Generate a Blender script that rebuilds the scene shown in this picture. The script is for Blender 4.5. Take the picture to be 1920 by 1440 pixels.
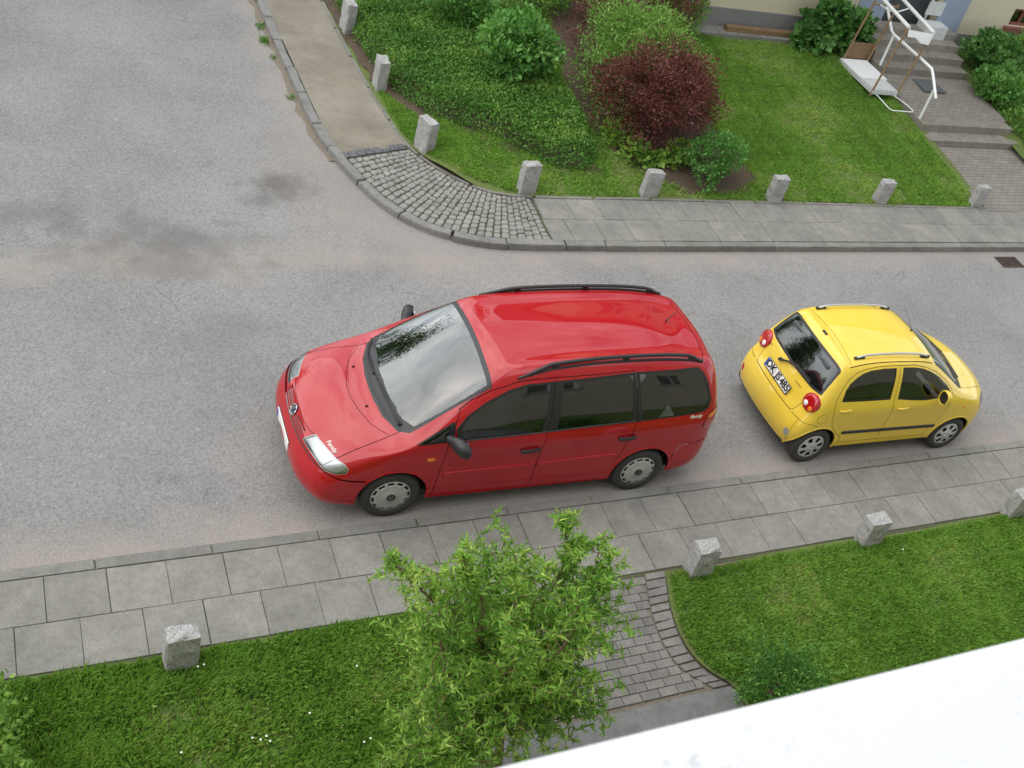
import bpy, bmesh, math, random
import numpy as np
from mathutils import Vector, Matrix
from math import radians, sin, cos, pi, sqrt, atan2

for o in list(bpy.data.objects): bpy.data.objects.remove(o, do_unlink=True)
SC = bpy.context.scene
COL = SC.collection
random.seed(7); RNG = np.random.default_rng(7)

# ---------------------------------------------------------------- camera
cam_d = bpy.data.cameras.new('camera'); cam = bpy.data.objects.new('camera', cam_d); COL.objects.link(cam)
CR = Vector((0.8829, -0.3842, 0.2699)); CF = Vector((0.4627, 0.6142, -0.6393)).normalized()
CR = (CR - CF*CR.dot(CF)).normalized(); CU = CR.cross(CF)
CP = Vector((0.0523, -6.8315, 8.5813))
M = Matrix(((CR.x, CU.x, -CF.x, CP.x), (CR.y, CU.y, -CF.y, CP.y), (CR.z, CU.z, -CF.z, CP.z), (0, 0, 0, 1)))
cam.matrix_world = M
cam_d.sensor_width = 36.0; cam_d.lens = 2055.7/1920*36
cam_d.shift_x = -183.4/1920; cam_d.shift_y = 57.6/1920
cam_d.dof.use_dof = True; cam_d.dof.focus_distance = 12; cam_d.dof.aperture_fstop = 26
cam_d.clip_start = 0.05; cam_d.clip_end = 3000
SC.camera = cam

# ---------------------------------------------------------------- sky and sun (bright broken cloud, sun veiled)
SUN_EL, SUN_AZ = radians(48), radians(-62)      # azimuth from +Y, clockwise towards +X
world = bpy.data.worlds.new('World'); SC.world = world; world.use_nodes = True
nt = world.node_tree; nt.nodes.clear()
def wn(t, **k):
    n = nt.nodes.new(t)
    for a, b in k.items(): setattr(n, a, b)
    return n
sky = wn('ShaderNodeTexSky', sky_type='NISHITA', sun_disc=False); sky.sun_elevation = SUN_EL; sky.sun_rotation = SUN_AZ
sky.air_density = 1.0; sky.dust_density = 1.2; sky.ozone_density = 1.0
tc = wn('ShaderNodeTexCoord')
mp = wn('ShaderNodeMapping'); mp.inputs['Scale'].default_value = (1.3, 1.3, 2.6)
n1 = wn('ShaderNodeTexNoise'); n1.inputs['Scale'].default_value = 2.1; n1.inputs['Detail'].default_value = 7; n1.inputs['Roughness'].default_value = .58; n1.inputs['Distortion'].default_value = .6
n2 = wn('ShaderNodeTexNoise'); n2.inputs['Scale'].default_value = 1.5; n2.inputs['Detail'].default_value = 5
cr = wn('ShaderNodeValToRGB'); cr.color_ramp.elements[0].position = .34; cr.color_ramp.elements[1].position = .55
cc = wn('ShaderNodeValToRGB'); cc.color_ramp.elements[0].position = .36; cc.color_ramp.elements[0].color = (4.4, 5.0, 5.8, 1); cc.color_ramp.elements[1].position = .66; cc.color_ramp.elements[1].color = (12.4, 12.6, 12.9, 1)
mx = wn('ShaderNodeMix', data_type='RGBA')
bg = wn('ShaderNodeBackground'); bg.inputs['Strength'].default_value = .108
wo = wn('ShaderNodeOutputWorld')
L = nt.links.new
L(tc.outputs['Generated'], mp.inputs['Vector']); L(mp.outputs['Vector'], n1.inputs['Vector']); L(mp.outputs['Vector'], n2.inputs['Vector'])
L(n1.outputs['Fac'], cr.inputs['Fac']); L(n2.outputs['Fac'], cc.inputs['Fac'])
L(cr.outputs['Color'], mx.inputs['Factor']); L(sky.outputs['Color'], mx.inputs['A']); L(cc.outputs['Color'], mx.inputs['B'])
L(mx.outputs['Result'], bg.inputs['Color']); L(bg.outputs['Background'], wo.inputs['Surface'])

sun_d = bpy.data.lights.new('sun', 'SUN'); sun_d.energy = 1.5; sun_d.angle = radians(100); sun_d.color = (1, .95, .87)
sun = bpy.data.objects.new('sun', sun_d); COL.objects.link(sun)
sdir = Vector((sin(SUN_AZ)*cos(SUN_EL), cos(SUN_AZ)*cos(SUN_EL), sin(SUN_EL)))
sun.rotation_euler = sdir.to_track_quat('Z', 'Y').to_euler(); sun.location = sdir*60

SC.view_settings.view_transform = 'Standard'; SC.view_settings.look = 'None'
SC.view_settings.gamma = 1; SC.view_settings.exposure = 0.74; SC.view_settings.use_curve_mapping = False
SC.render.engine = 'CYCLES'
SC.cycles.use_denoising = True; SC.cycles.denoising_prefilter = 'ACCURATE'; SC.cycles.denoising_input_passes = 'RGB_ALBEDO_NORMAL'
SC.cycles.max_bounces = 6; SC.cycles.transparent_max_bounces = 12

# ---------------------------------------------------------------- helpers
def tag(o, label=None, cat=None, group=None, kind=None):
    if label: o['label'] = label
    if cat: o['category'] = cat
    if group: o['group'] = group
    if kind: o['kind'] = kind
    return o

def empty(name, loc=(0, 0, 0), rz=0, parent=None):
    o = bpy.data.objects.new(name, None); COL.objects.link(o); o.location = loc; o.rotation_euler = (0, 0, rz)
    o.empty_display_size = .1
    if parent: o.parent = parent
    return o

def link(name, me, parent=None, mats=None, smooth=False):
    o = bpy.data.objects.new(name, me); COL.objects.link(o)
    if parent is not None: o.parent = parent
    if mats is not None:
        for m in (mats if isinstance(mats, (list, tuple)) else [mats]): me.materials.append(m)
    if smooth: me.shade_smooth()
    return o

class MB:
    """collects vertices and faces"""
    def __init__(s): s.v = []; s.f = []; s.m = []
    def add(s, vs, fs, mi=0):
        b = len(s.v); s.v += [tuple(v) for v in vs]; s.f += [tuple(i+b for i in f) for f in fs]; s.m += [mi]*len(fs); return s
    def box(s, c, d, rz=0, mi=0, taper=1.0):
        x, y, z = d[0]/2, d[1]/2, d[2]/2; vs = []
        for sz in (-1, 1):
            t = taper if sz > 0 else 1
            for sx, sy in ((-1, -1), (1, -1), (1, 1), (-1, 1)):
                px, py = sx*x*t, sy*y*t
                vs.append((c[0]+px*cos(rz)-py*sin(rz), c[1]+px*sin(rz)+py*cos(rz), c[2]+sz*z))
        return s.add(vs, [(3, 2, 1, 0), (4, 5, 6, 7), (0, 1, 5, 4), (1, 2, 6, 5), (2, 3, 7, 6), (3, 0, 4, 7)], mi)
    def tube(s, pts, r, n=8, mi=0, cap=True, flat=None):
        pts = [Vector(p) for p in pts]; rs = r if isinstance(r, (list, tuple)) else [r]*len(pts)
        vs = []; prev = None
        for i, p in enumerate(pts):
            t = (pts[min(i+1, len(pts)-1)] - pts[max(i-1, 0)]).normalized()
            if prev is None:
                a = Vector((0, 0, 1)) if abs(t.z) < .9 else Vector((1, 0, 0)); u = t.cross(a).normalized()
            else: u = (prev - t*prev.dot(t)).normalized()
            prev = u; w = t.cross(u)
            for k in range(n):
                a = 2*pi*k/n; vs.append(p + (u*cos(a) + w*sin(a))*rs[i])
        fs = []
        for i in range(len(pts)-1):
            for k in range(n): fs.append((i*n+k, i*n+(k+1) % n, (i+1)*n+(k+1) % n, (i+1)*n+k))
        if cap: fs += [tuple(reversed(range(n))), tuple(range((len(pts)-1)*n, len(pts)*n))]
        return s.add(vs, fs, mi)
    def prism(s, poly, z0, z1, mi=0, top_in=0.0):
        n = len(poly); c = (sum(p[0] for p in poly)/n, sum(p[1] for p in poly)/n)
        zz = lambda z, p: z(p) if callable(z) else z
        def ins(p):
            dx, dy = p[0]-c[0], p[1]-c[1]; d = sqrt(dx*dx+dy*dy) or 1
            return (p[0]-dx/d*top_in, p[1]-dy/d*top_in)
        a = [(p[0], p[1], zz(z0, p)) for p in poly]
        if top_in > 0:
            b = [(p[0], p[1], zz(z1, p)-top_in) for p in poly]; t = [(*ins(p), zz(z1, p)) for p in poly]
            vs = a+b+t; fs = [tuple(range(2*n, 3*n))]
            for k in range(n):
                q = (k+1) % n; fs += [(k, q, n+q, n+k), (n+k, n+q, 2*n+q, 2*n+k)]
        else:
            vs = a+[(p[0], p[1], zz(z1, p)) for p in poly]; fs = [tuple(range(n, 2*n))]
            for k in range(n): fs.append((k, (k+1) % n, n+(k+1) % n, n+k))
        return s.add(vs, fs, mi)
    def lathe(s, prof, n=32, axis='y', mi=0, c=(0, 0, 0)):
        vs = []; fs = []
        for r, h in prof:
            for k in range(n):
                a = 2*pi*k/n
                if axis == 'y': vs.append((c[0]+r*cos(a), c[1]+h, c[2]+r*sin(a)))
                else: vs.append((c[0]+r*cos(a), c[1]+r*sin(a), c[2]+h))
        for i in range(len(prof)-1):
            for k in range(n): fs.append((i*n+k, (i+1)*n+k, (i+1)*n+(k+1) % n, i*n+(k+1) % n))
        return s.add(vs, fs, mi)
    def mesh(s, name):
        me = bpy.data.meshes.new(name); me.from_pydata(s.v, [], s.f)
        if any(s.m): me.polygons.foreach_set('material_index', s.m)
        me.update(); return me
    def build(s, name, mats, parent=None, smooth=False, bevel=0, recalc=True):
        me = s.mesh(name)
        if recalc:
            bm = bmesh.new(); bm.from_mesh(me); bmesh.ops.recalc_face_normals(bm, faces=bm.faces)
            if bevel:
                bmesh.ops.bevel(bm, geom=[e for e in bm.edges if len(e.link_faces) == 2 and e.calc_face_angle(0) > .5], offset=bevel, segments=2, affect='EDGES', profile=.6, clamp_overlap=True)
            bm.to_mesh(me); bm.free()
        o = link(name, me, parent, mats)
        if smooth:
            me.shade_smooth()
            try: me.set_sharp_from_angle(angle=radians(40))
            except Exception: pass
        return o

# ---------------------------------------------------------------- materials
class NT:
    def __init__(s, name):
        s.m = bpy.data.materials.new(name); s.m.use_nodes = True; s.t = s.m.node_tree
        s.b = s.t.nodes['Principled BSDF']; s.out = s.t.nodes['Material Output']
    def n(s, t, **k):
        n = s.t.nodes.new(t)
        for a, b in k.items():
            if a in n.inputs: n.inputs[a].default_value = b
            else: setattr(n, a, b)
        return n
    def l(s, a, b): s.t.links.new(a, b)
    def noise(s, vec, scale, detail=4, rough=.55, dist=0):
        n = s.n('ShaderNodeTexNoise'); n.inputs['Scale'].default_value = scale; n.inputs['Detail'].default_value = detail
        n.inputs['Roughness'].default_value = rough; n.inputs['Distortion'].default_value = dist; s.l(vec, n.inputs['Vector']); return n.outputs['Fac']
    def ramp(s, fac, stops):
        r = s.n('ShaderNodeValToRGB'); e = r.color_ramp.elements
        while len(e) < len(stops): e.new(.5)
        for k, (p, c) in enumerate(stops):
            e[k].position = p; e[k].color = (*c, 1) if len(c) == 3 else c
        s.l(fac, r.inputs['Fac']); return r.outputs['Color']
    def mix(s, fac, a, b, mode='MIX'):
        m = s.n('ShaderNodeMix'); m.data_type = 'RGBA'; m.blend_type = mode
        for sock, val in ((m.inputs['Factor'], fac), (m.inputs['A'], a), (m.inputs['B'], b)):
            if isinstance(val, (int, float)): sock.default_value = val
            elif isinstance(val, tuple): sock.default_value = (*val, 1) if len(val) == 3 else val
            else: s.l(val, sock)
        return m.outputs['Result']
    def math(s, op, a, b=None):
        m = s.n('ShaderNodeMath'); m.operation = op
        for k, v in enumerate((a, b)):
            if v is None: continue
            if isinstance(v, (int, float)): m.inputs[k].default_value = v
            else: s.l(v, m.inputs[k])
        return m.outputs[0]
    def pos(s):
        return s.n('ShaderNodeNewGeometry').outputs['Position']
    def obj(s):
        return s.n('ShaderNodeTexCoord').outputs['Object']
    def rnd(s):
        return s.n('ShaderNodeObjectInfo').outputs['Random']
    def bump(s, h, strength=.3, dist=.01):
        b = s.n('ShaderNodeBump'); b.inputs['Strength'].default_value = strength; b.inputs['Distance'].default_value = dist
        s.l(h, b.inputs['Height']); s.l(b.outputs['Normal'], s.b.inputs['Normal'])
    def set(s, **k):
        for a, v in k.items():
            sock = s.b.inputs[a.replace('_', ' ')]
            if isinstance(v, tuple) and len(v) == 3: v = (*v, 1)
            if hasattr(v, 'is_linked'): s.l(v, sock)
            else: sock.default_value = v
        return s.m

def flat(name, col, rough=.6, metal=0, var=.12, scale=30, bump=0, coat=0):
    """plain material with fine colour variation"""
    t = NT(name); v = t.obj(); f = t.noise(v, scale, 5)
    c = t.ramp(f, [(.3, tuple(x*(1-var) for x in col)), (.7, tuple(min(1, x*(1+var)) for x in col))])
    t.set(Base_Color=c, Roughness=rough, Metallic=metal)
    if coat: t.set(Coat_Weight=coat, Coat_Roughness=.03)
    if bump: t.bump(t.noise(v, scale*2, 6), bump, .01)
    return t.m
# ---------------------------------------------------------------- car surfaces: cage -> smooth skin -> panels cut out of it
def car_skin(stations, capA, capB, levels=3):
    """stations: list of (rows, tops): rows near-side points bottom->edge, tops edge->centre. caps: rows (bottom->below edge) of points edge->centre.
    returns V, N, F of a smooth closed-top skin, near side at y<0"""
    K = len(stations[0][0])-1; J = len(stations[0][1])
    V = []; F = []; idx = {}
    def put(key, p):
        idx[key] = len(V); V.append(p)
    for i, (rows, tops) in enumerate(stations):
        for k, (x, y, z) in enumerate(rows):
            put((i, 0, k), (x, -y, z)); put((i, 1, k), (x, y, z))
        for j, (x, y, z) in enumerate(tops):
            if j == J-1: put((i, 2, 0), (x, 0, z))
            else: put((i, 2, -(J-1-j)), (x, -y, z)); put((i, 2, J-1-j), (x, y, z))
    def ring(i):
        r = [idx[(i, 0, k)] for k in range(K+1)] + [idx[(i, 2, j)] for j in range(-(J-1), J)] + [idx[(i, 1, k)] for k in range(K, -1, -1)]
        return r
    for i in range(len(stations)-1):
        a, b = ring(i), ring(i+1)
        for q in range(len(a)-1): F.append((a[q], b[q], b[q+1], a[q+1]))
    for ci, (cap, i) in enumerate(((capA, 0), (capB, len(stations)-1))):
        for k, row in enumerate(cap):
            for j, (x, y, z) in enumerate(row):
                if j == J-1: put(('c', ci, k, 0), (x, 0, z))
                else: put(('c', ci, k, -(J-1-j)), (x, -y, z)); put(('c', ci, k, J-1-j), (x, y, z))
        def g(k, j):
            if j == -J: return idx[(i, 0, k)]
            if j == J: return idx[(i, 1, k)]
            if k == K: return idx[(i, 2, j)]
            return idx[('c', ci, k, j)]
        for k in range(K):
            for j in range(-J, J):
                q = (g(k, j), g(k, j+1), g(k+1, j+1), g(k+1, j))
                F.append(q if ci else tuple(reversed(q)))
    T = np.array(V, float); P = T.copy()
    me = bpy.data.meshes.new('cage'); me.from_pydata([tuple(p) for p in P], [], F)
    ob = bpy.data.objects.new('cage', me); COL.objects.link(ob)
    md = ob.modifiers.new('s', 'SUBSURF'); md.levels = levels; md.render_levels = levels; md.boundary_smooth = 'PRESERVE_CORNERS'
    for it in range(4):
        me.vertices.foreach_set('co', P.ravel()); me.update()
        dg = bpy.context.evaluated_depsgraph_get(); ev = ob.evaluated_get(dg); m2 = ev.to_mesh()
        co = np.empty(len(m2.vertices)*3); m2.vertices.foreach_get('co', co); co = co.reshape(-1, 3)
        if it < 3: P += (T - co[:len(T)])*.85
        else:
            Fo = [tuple(p.vertices) for p in m2.polygons]
            # smooth vertex normals
            N = np.zeros_like(co)
            Fa = np.array(Fo); n = np.cross(co[Fa[:, 2]]-co[Fa[:, 0]], co[Fa[:, 3]]-co[Fa[:, 1]])
            for c in range(4): np.add.at(N, Fa[:, c], n)
            N /= np.linalg.norm(N, axis=1, keepdims=True)+1e-12
        ev.to_mesh_clear()
    bpy.data.objects.remove(ob, do_unlink=True); bpy.data.meshes.remove(me)
    return co, N, Fo

class Skin:
    def __init__(s, V=None, N=None, F=None):
        s.reg = {}; s.cache = {}
        if V is not None:
            D = np.hstack([V, N]); c = V.mean(0)
            # orient outwards
            tot = 0
            for f in F[:400]:
                p = D[list(f), :3]; n = np.cross(p[2]-p[0], p[3]-p[1]); tot += np.dot(n, p.mean(0)-c)
            sg = 1 if tot > 0 else -1
            D[:, 3:] *= 1
            if np.mean(np.sum(D[:, 3:]*(D[:, :3]-c), 1)) < 0: D[:, 3:] *= -1
            s.V, s.N = V, D[:, 3:]; s.mid = (V[:, 0].mean(), 0, .75)
            s.reg['body'] = [D[list(f)] if sg > 0 else D[list(f)[::-1]] for f in F]
    def cut(s, src, dst, poly, drop=False, facing=.15, reach=.25):
        """move what lies inside the convex 3-D outline `poly` (seen along its own normal) from region src to dst"""
        P = np.array(poly, float); c = P.mean(0)
        n = np.zeros(3)
        for a, b in zip(P, np.roll(P, -1, 0)): n += np.cross(a-c, b-c)
        n /= np.linalg.norm(n)
        if n@(c-np.array(s.mid)) < 0: P = P[::-1].copy(); n = -n
        u = P[1]-P[0]; u -= n*np.dot(u, n); u /= np.linalg.norm(u); w = np.cross(n, u)
        Q = np.stack([(P-c)@u, (P-c)@w], 1)
        lo, hi = Q.min(0), Q.max(0)
        srcs = src if isinstance(src, (list, tuple)) else [src]
        fetched = []
        for sn in srcs:
            polys = s.reg.get(sn, [])
            if not polys: continue
            C_, R_, N_ = s.info(sn)
            dc = C_-c; ok = (np.abs(dc@n) <= reach) & (N_@n >= facing)
            qu, qw = dc@u, dc@w
            ok &= (qu+R_ >= lo[0]) & (qu-R_ <= hi[0]) & (qw+R_ >= lo[1]) & (qw-R_ <= hi[1])
            cand = np.nonzero(ok)[0]
            if not len(cand): continue
            outs = []; got = []; touched = []
            for ci in cand:
                pl = polys[ci]; cur = pl; mine = []
                for a, b in zip(Q, np.roll(Q, -1, 0)):
                    e = b-a; L_ = sqrt(e[0]*e[0]+e[1]*e[1])
                    if L_ < 1e-9: continue
                    d0 = cur[:, :3]-c; sd = (e[0]*(d0@w-a[1])-e[1]*(d0@u-a[0]))/L_
                    sd[np.abs(sd) < 1e-6] = 0
                    if sd.min() >= 0: continue
                    if sd.max() <= 0: mine.append(cur); cur = None; break
                    i_, o_ = [], []
                    m = len(cur)
                    for k in range(m):
                        A_, B_ = cur[k], cur[(k+1) % m]; sa, sb = sd[k], sd[(k+1) % m]
                        if sa >= 0: i_.append(A_)
                        if sa <= 0: o_.append(A_)
                        if sa*sb < 0:
                            X = A_+(B_-A_)*(sa/(sa-sb)); i_.append(X); o_.append(X)
                    if len(o_) > 2: mine.append(np.array(o_))
                    if len(i_) > 2: cur = np.array(i_)
                    else: cur = None; break
                if cur is None: continue            # nothing of it lies inside: leave it whole
                touched.append(ci); outs += mine
                if not drop: got.append(cur)
            if touched:
                ts = set(touched)
                s.reg[sn] = [p for k, p in enumerate(polys) if k not in ts]+outs
                keepm = np.ones(len(polys), bool); keepm[touched] = False
                s.cache[sn] = s.join((C_[keepm], R_[keepm], N_[keepm]), s.measure(outs))
            fetched += got
        if not drop:
            s.reg.setdefault(dst, []).extend(fetched); s.cache.pop(dst, None)
    def measure(s, polys):
        if not polys: return np.zeros((0, 3)), np.zeros(0), np.zeros((0, 3))
        C_ = np.array([p[:, :3].mean(0) for p in polys]); R_ = np.array([np.abs(p[:, :3]-q).max()*1.75 for p, q in zip(polys, C_)]); N_ = np.array([p[0, 3:] for p in polys])
        return C_, R_, N_
    def join(s, a, b): return tuple(np.concatenate([x, y]) for x, y in zip(a, b))
    def info(s, sn):
        if sn not in s.cache: s.cache[sn] = s.measure(s.reg[sn])
        return s.cache[sn]
    def side(s, src, dst, xz, sides=(-1, 1), drop=False, facing=.12):
        for sg in sides: s.cut(src, dst if isinstance(dst, str) else dst[0 if sg < 0 else 1], [(x, sg*.85, z) for x, z in xz], drop, facing, .5)
    def top(s, src, dst, xy, facing=.12, z=1.2): s.cut(src, dst, [(x, y, z) for x, y in xy], False, facing, 1.6)
    def nrm(s, p):
        d = ((s.V-np.array(p))**2).sum(1); i = d.argmin(); return Vector(s.N[i]), Vector(s.V[i])
    def gap(s, src, pts, w=.007, dst='gap'):
        pts = [Vector(p) for p in pts]
        for a, b in zip(pts, pts[1:]):
            n, _ = s.nrm((a+b)/2); d = (b-a).normalized(); q = n.cross(d).normalized()*w/2; e = d*w*.3
            s.cut(src, dst, [a-q-e, b-q+e, b+q+e, a+q-e], False, .1, .12)
    def gap_side(s, src, xz, w=.007, sides=(-1, 1), dst='gap'):
        for a, b in zip(xz, xz[1:]):
            d = Vector((b[0]-a[0], b[1]-a[1])).normalized(); q = Vector((-d.y, d.x))*w/2; e = d*w*.3
            s.side(src, dst, [(a[0]-q.x-e.x, a[1]-q.y-e.y), (b[0]-q.x+e.x, b[1]-q.y+e.y), (b[0]+q.x+e.x, b[1]+q.y+e.y), (a[0]+q.x-e.x, a[1]+q.y-e.y)], sides)
    def gap_end(s, src, yz, w=.005, x=.3, dst='gap'):
        for a, b in zip(yz, yz[1:]):
            d = Vector((b[0]-a[0], b[1]-a[1])).normalized(); q = Vector((-d.y, d.x))*w/2; e = d*w*.3
            s.cut(src, dst, [(x, a[0]-q.x-e.x, a[1]-q.y-e.y), (x, b[0]-q.x+e.x, b[1]-q.y+e.y), (x, b[0]+q.x+e.x, b[1]+q.y+e.y), (x, a[0]+q.x-e.x, a[1]+q.y-e.y)], False, .1, .5)
    def take(s, src, dst, test):
        keep = []; got = s.reg.setdefault(dst, [])
        for pl in s.reg[src]: (got if test(pl[:, :3].mean(0)) else keep).append(pl)
        s.reg[src] = keep; s.cache.pop(src, None); s.cache.pop(dst, None)
    def on(s, x, z, sg=-1):
        # point of the side skin at x, z
        m = (s.V[:, 1]*sg > .3); d = (s.V[m][:, 0]-x)**2+(s.V[m][:, 2]-z)**2; i = d.argmin(); p, n = s.V[m][i].copy(), s.N[m][i]; p[1] -= (n[0]*(x-p[0])+n[2]*(z-p[2]))/(n[1] if abs(n[1]) > .2 else 9); p[0], p[2] = x, z; return p, n
    def over(s, x, y):
        m = s.N[:, 2] > .2; d = (s.V[m][:, 0]-x)**2+(s.V[m][:, 1]-y)**2; i = d.argmin(); p, n = s.V[m][i].copy(), s.N[m][i]; p[2] -= (n[0]*(x-p[0])+n[1]*(y-p[1]))/n[2]; p[0], p[1] = x, y; return p, n
    def build(s, name, region, mats, parent, off=0.0, filt=None, flip=False, thick=0):
        polys = region if isinstance(region, list) else s.reg.get(region, [])
        vs = []; ns = []; key = {}; fs = []
        for pl in polys:
            if filt is not None and not filt(pl): continue
            ids = []
            for r in pl:
                k = (round(r[0]*2e4), round(r[1]*2e4), round(r[2]*2e4))
                if k not in key:
                    key[k] = len(vs); nn = r[3:]/(np.linalg.norm(r[3:])+1e-9); vs.append(tuple(r[:3]+nn*off)); ns.append(tuple(nn))
                i = key[k]
                if not ids or (ids[-1] != i): ids.append(i)
            if len(ids) > 1 and ids[0] == ids[-1]: ids.pop()
            if len(set(ids)) == len(ids) and len(ids) > 2: fs.append(tuple(ids))
        me = bpy.data.meshes.new(name); me.from_pydata(vs, [], fs); me.shade_smooth()
        o = link(name, me, parent, mats)
        try: me.normals_split_custom_set_from_vertices(ns)
        except Exception as e: print('normals', e)
        return o

def shrink(poly, d):
    """inset a planar-ish convex 3-D outline by d"""
    P = [Vector(p) for p in poly]; c = sum(P, Vector())/len(P); n = Vector()
    for a, b in zip(P, P[1:]+P[:1]): n += (a-c).cross(b-c)
    n.normalize(); m = len(P); out = []
    for k in range(m):
        a, b, e = P[k-1], P[k], P[(k+1) % m]
        n1 = n.cross((b-a).normalized()); n2 = n.cross((e-b).normalized()); h = (n1+n2)
        h = h/(max(.35, h.length_squared/2)) if h.length > 1e-6 else n1
        out.append(tuple(b+h*d*1.0))
    return out

def chaikin(poly, it=2, closed=True):
    P = [Vector(p) for p in poly]
    for _ in range(it):
        Q = []
        m = len(P)
        for k in range(m if closed else m-1):
            a, b = P[k], P[(k+1) % m]; Q += [a*.75+b*.25, a*.25+b*.75]
        if not closed: Q = [P[0]]+Q+[P[-1]]
        P = Q
    return [tuple(p) for p in P]
def mirror(poly): return [(p[0], -p[1], p[2]) for p in reversed(poly)]

def inside(poly):
    def t(c):
        x, z = c[0], c[2]; r = False
        for (x1, z1), (x2, z2) in zip(poly, poly[1:]+poly[:1]):
            if (z1 > z) != (z2 > z) and x < (x2-x1)*(z-z1)/(z2-z1)+x1: r = not r
        return r
    return t

def text_mesh(body, size, extrude=.001, shear=0.0, spacing=1.0, bold=0.0):
    cu = bpy.data.curves.new('txt', 'FONT'); cu.body = body; cu.size = size; cu.extrude = extrude; cu.shear = shear; cu.space_character = spacing; cu.offset = bold
    cu.align_x = 'CENTER'; cu.align_y = 'CENTER'
    o = bpy.data.objects.new('txt', cu); COL.objects.link(o)
    dg = bpy.context.evaluated_depsgraph_get(); me = bpy.data.meshes.new_from_object(o.evaluated_get(dg))
    bpy.data.objects.remove(o, do_unlink=True); return me

def place_text(name, body, size, pos, right, up, parent, mat, **k):
    me = text_mesh(body, size, **k); r = Vector(right).normalized(); u = Vector(up); u = (u-r*u.dot(r)).normalized(); n = r.cross(u)
    o = link(name, me, parent, mat); o.matrix_local = Matrix(((r.x, u.x, n.x, pos[0]), (r.y, u.y, n.y, pos[1]), (r.z, u.z, n.z, pos[2]), (0, 0, 0, 1)))
    return o

def ellipse_loft(mb, secs, n=20, mi=0):
    """secs: (centre, u-vector, v-vector)"""
    vs = []; fs = []
    for c, u, v in secs:
        c, u, v = Vector(c), Vector(u), Vector(v)
        for k in range(n):
            a = 2*pi*k/n; ca, sa = cos(a), sin(a)
            vs.append(c+u*math.copysign(abs(ca)**.8, ca)+v*math.copysign(abs(sa)**.8, sa))
    for i in range(len(secs)-1):
        for k in range(n): fs.append((i*n+k, i*n+(k+1) % n, (i+1)*n+(k+1) % n, (i+1)*n+k))
    fs += [tuple(reversed(range(n))), tuple(range((len(secs)-1)*n, len(secs)*n))]
    return mb.add(vs, fs, mi)

def make_wheel(parent, c, sg, R, W, rim, holes, hole_r, hole_frac, mats, emblem=None):
    """wheel with its outer face at local y=c.y, facing sg (-1 towards the camera)"""
    w = empty('wheel', c, 0, parent)
    sh = .62*R
    prof = [(rim*.98, .012), (rim*1.03, -.002), (rim*1.12, -.012), (R*.90, -.010), (R*.965, .004), (R*.99, .02), (R, .035), (R, W-.035), (R*.98, W-.015), (R*.93, W), (rim, W-.01)]
    m = MB().lathe([(r, -sg*h) for r, h in prof], 48)
    # shallow tread grooves
    m.build('tyre', mats['rubber'], w, smooth=True)
    cap = MB(); n = holes*6; rings = [rim*1.0, rim*.97, hole_r[1], hole_r[0], hole_r[0]*.8, rim*.30, rim*.27, 0.001]
    hts = [.010, .000, -.006, -.012, -.013, -.012, -.017, -.018]
    vs = []
    for r, h in zip(rings, hts):
        for k in range(n):
            a = 2*pi*(k+.5)/n; vs.append((r*cos(a), -sg*h*1.0, r*sin(a)))
    fs = []
    for i in range(len(rings)-1):
        for k in range(n):
            if i == 2 and (k % 6) in hole_frac: continue
            q = (k+1) % n; fs.append((i*n+k, i*n+q, (i+1)*n+q, (i+1)*n+k))
    cap.add(vs, fs)
    o = cap.build('hubcap', mats['hubcap'], w)
    md = o.modifiers.new('t', 'SOLIDIFY'); md.thickness = .006; md.offset = -1
    o.data.shade_smooth()
    MB().lathe([(0.0, -sg*.03), (rim*.99, -sg*.03)], 40).build('rim', mats['dark_rim'], w)
    if emblem: emblem(w, sg)
    return w

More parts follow.
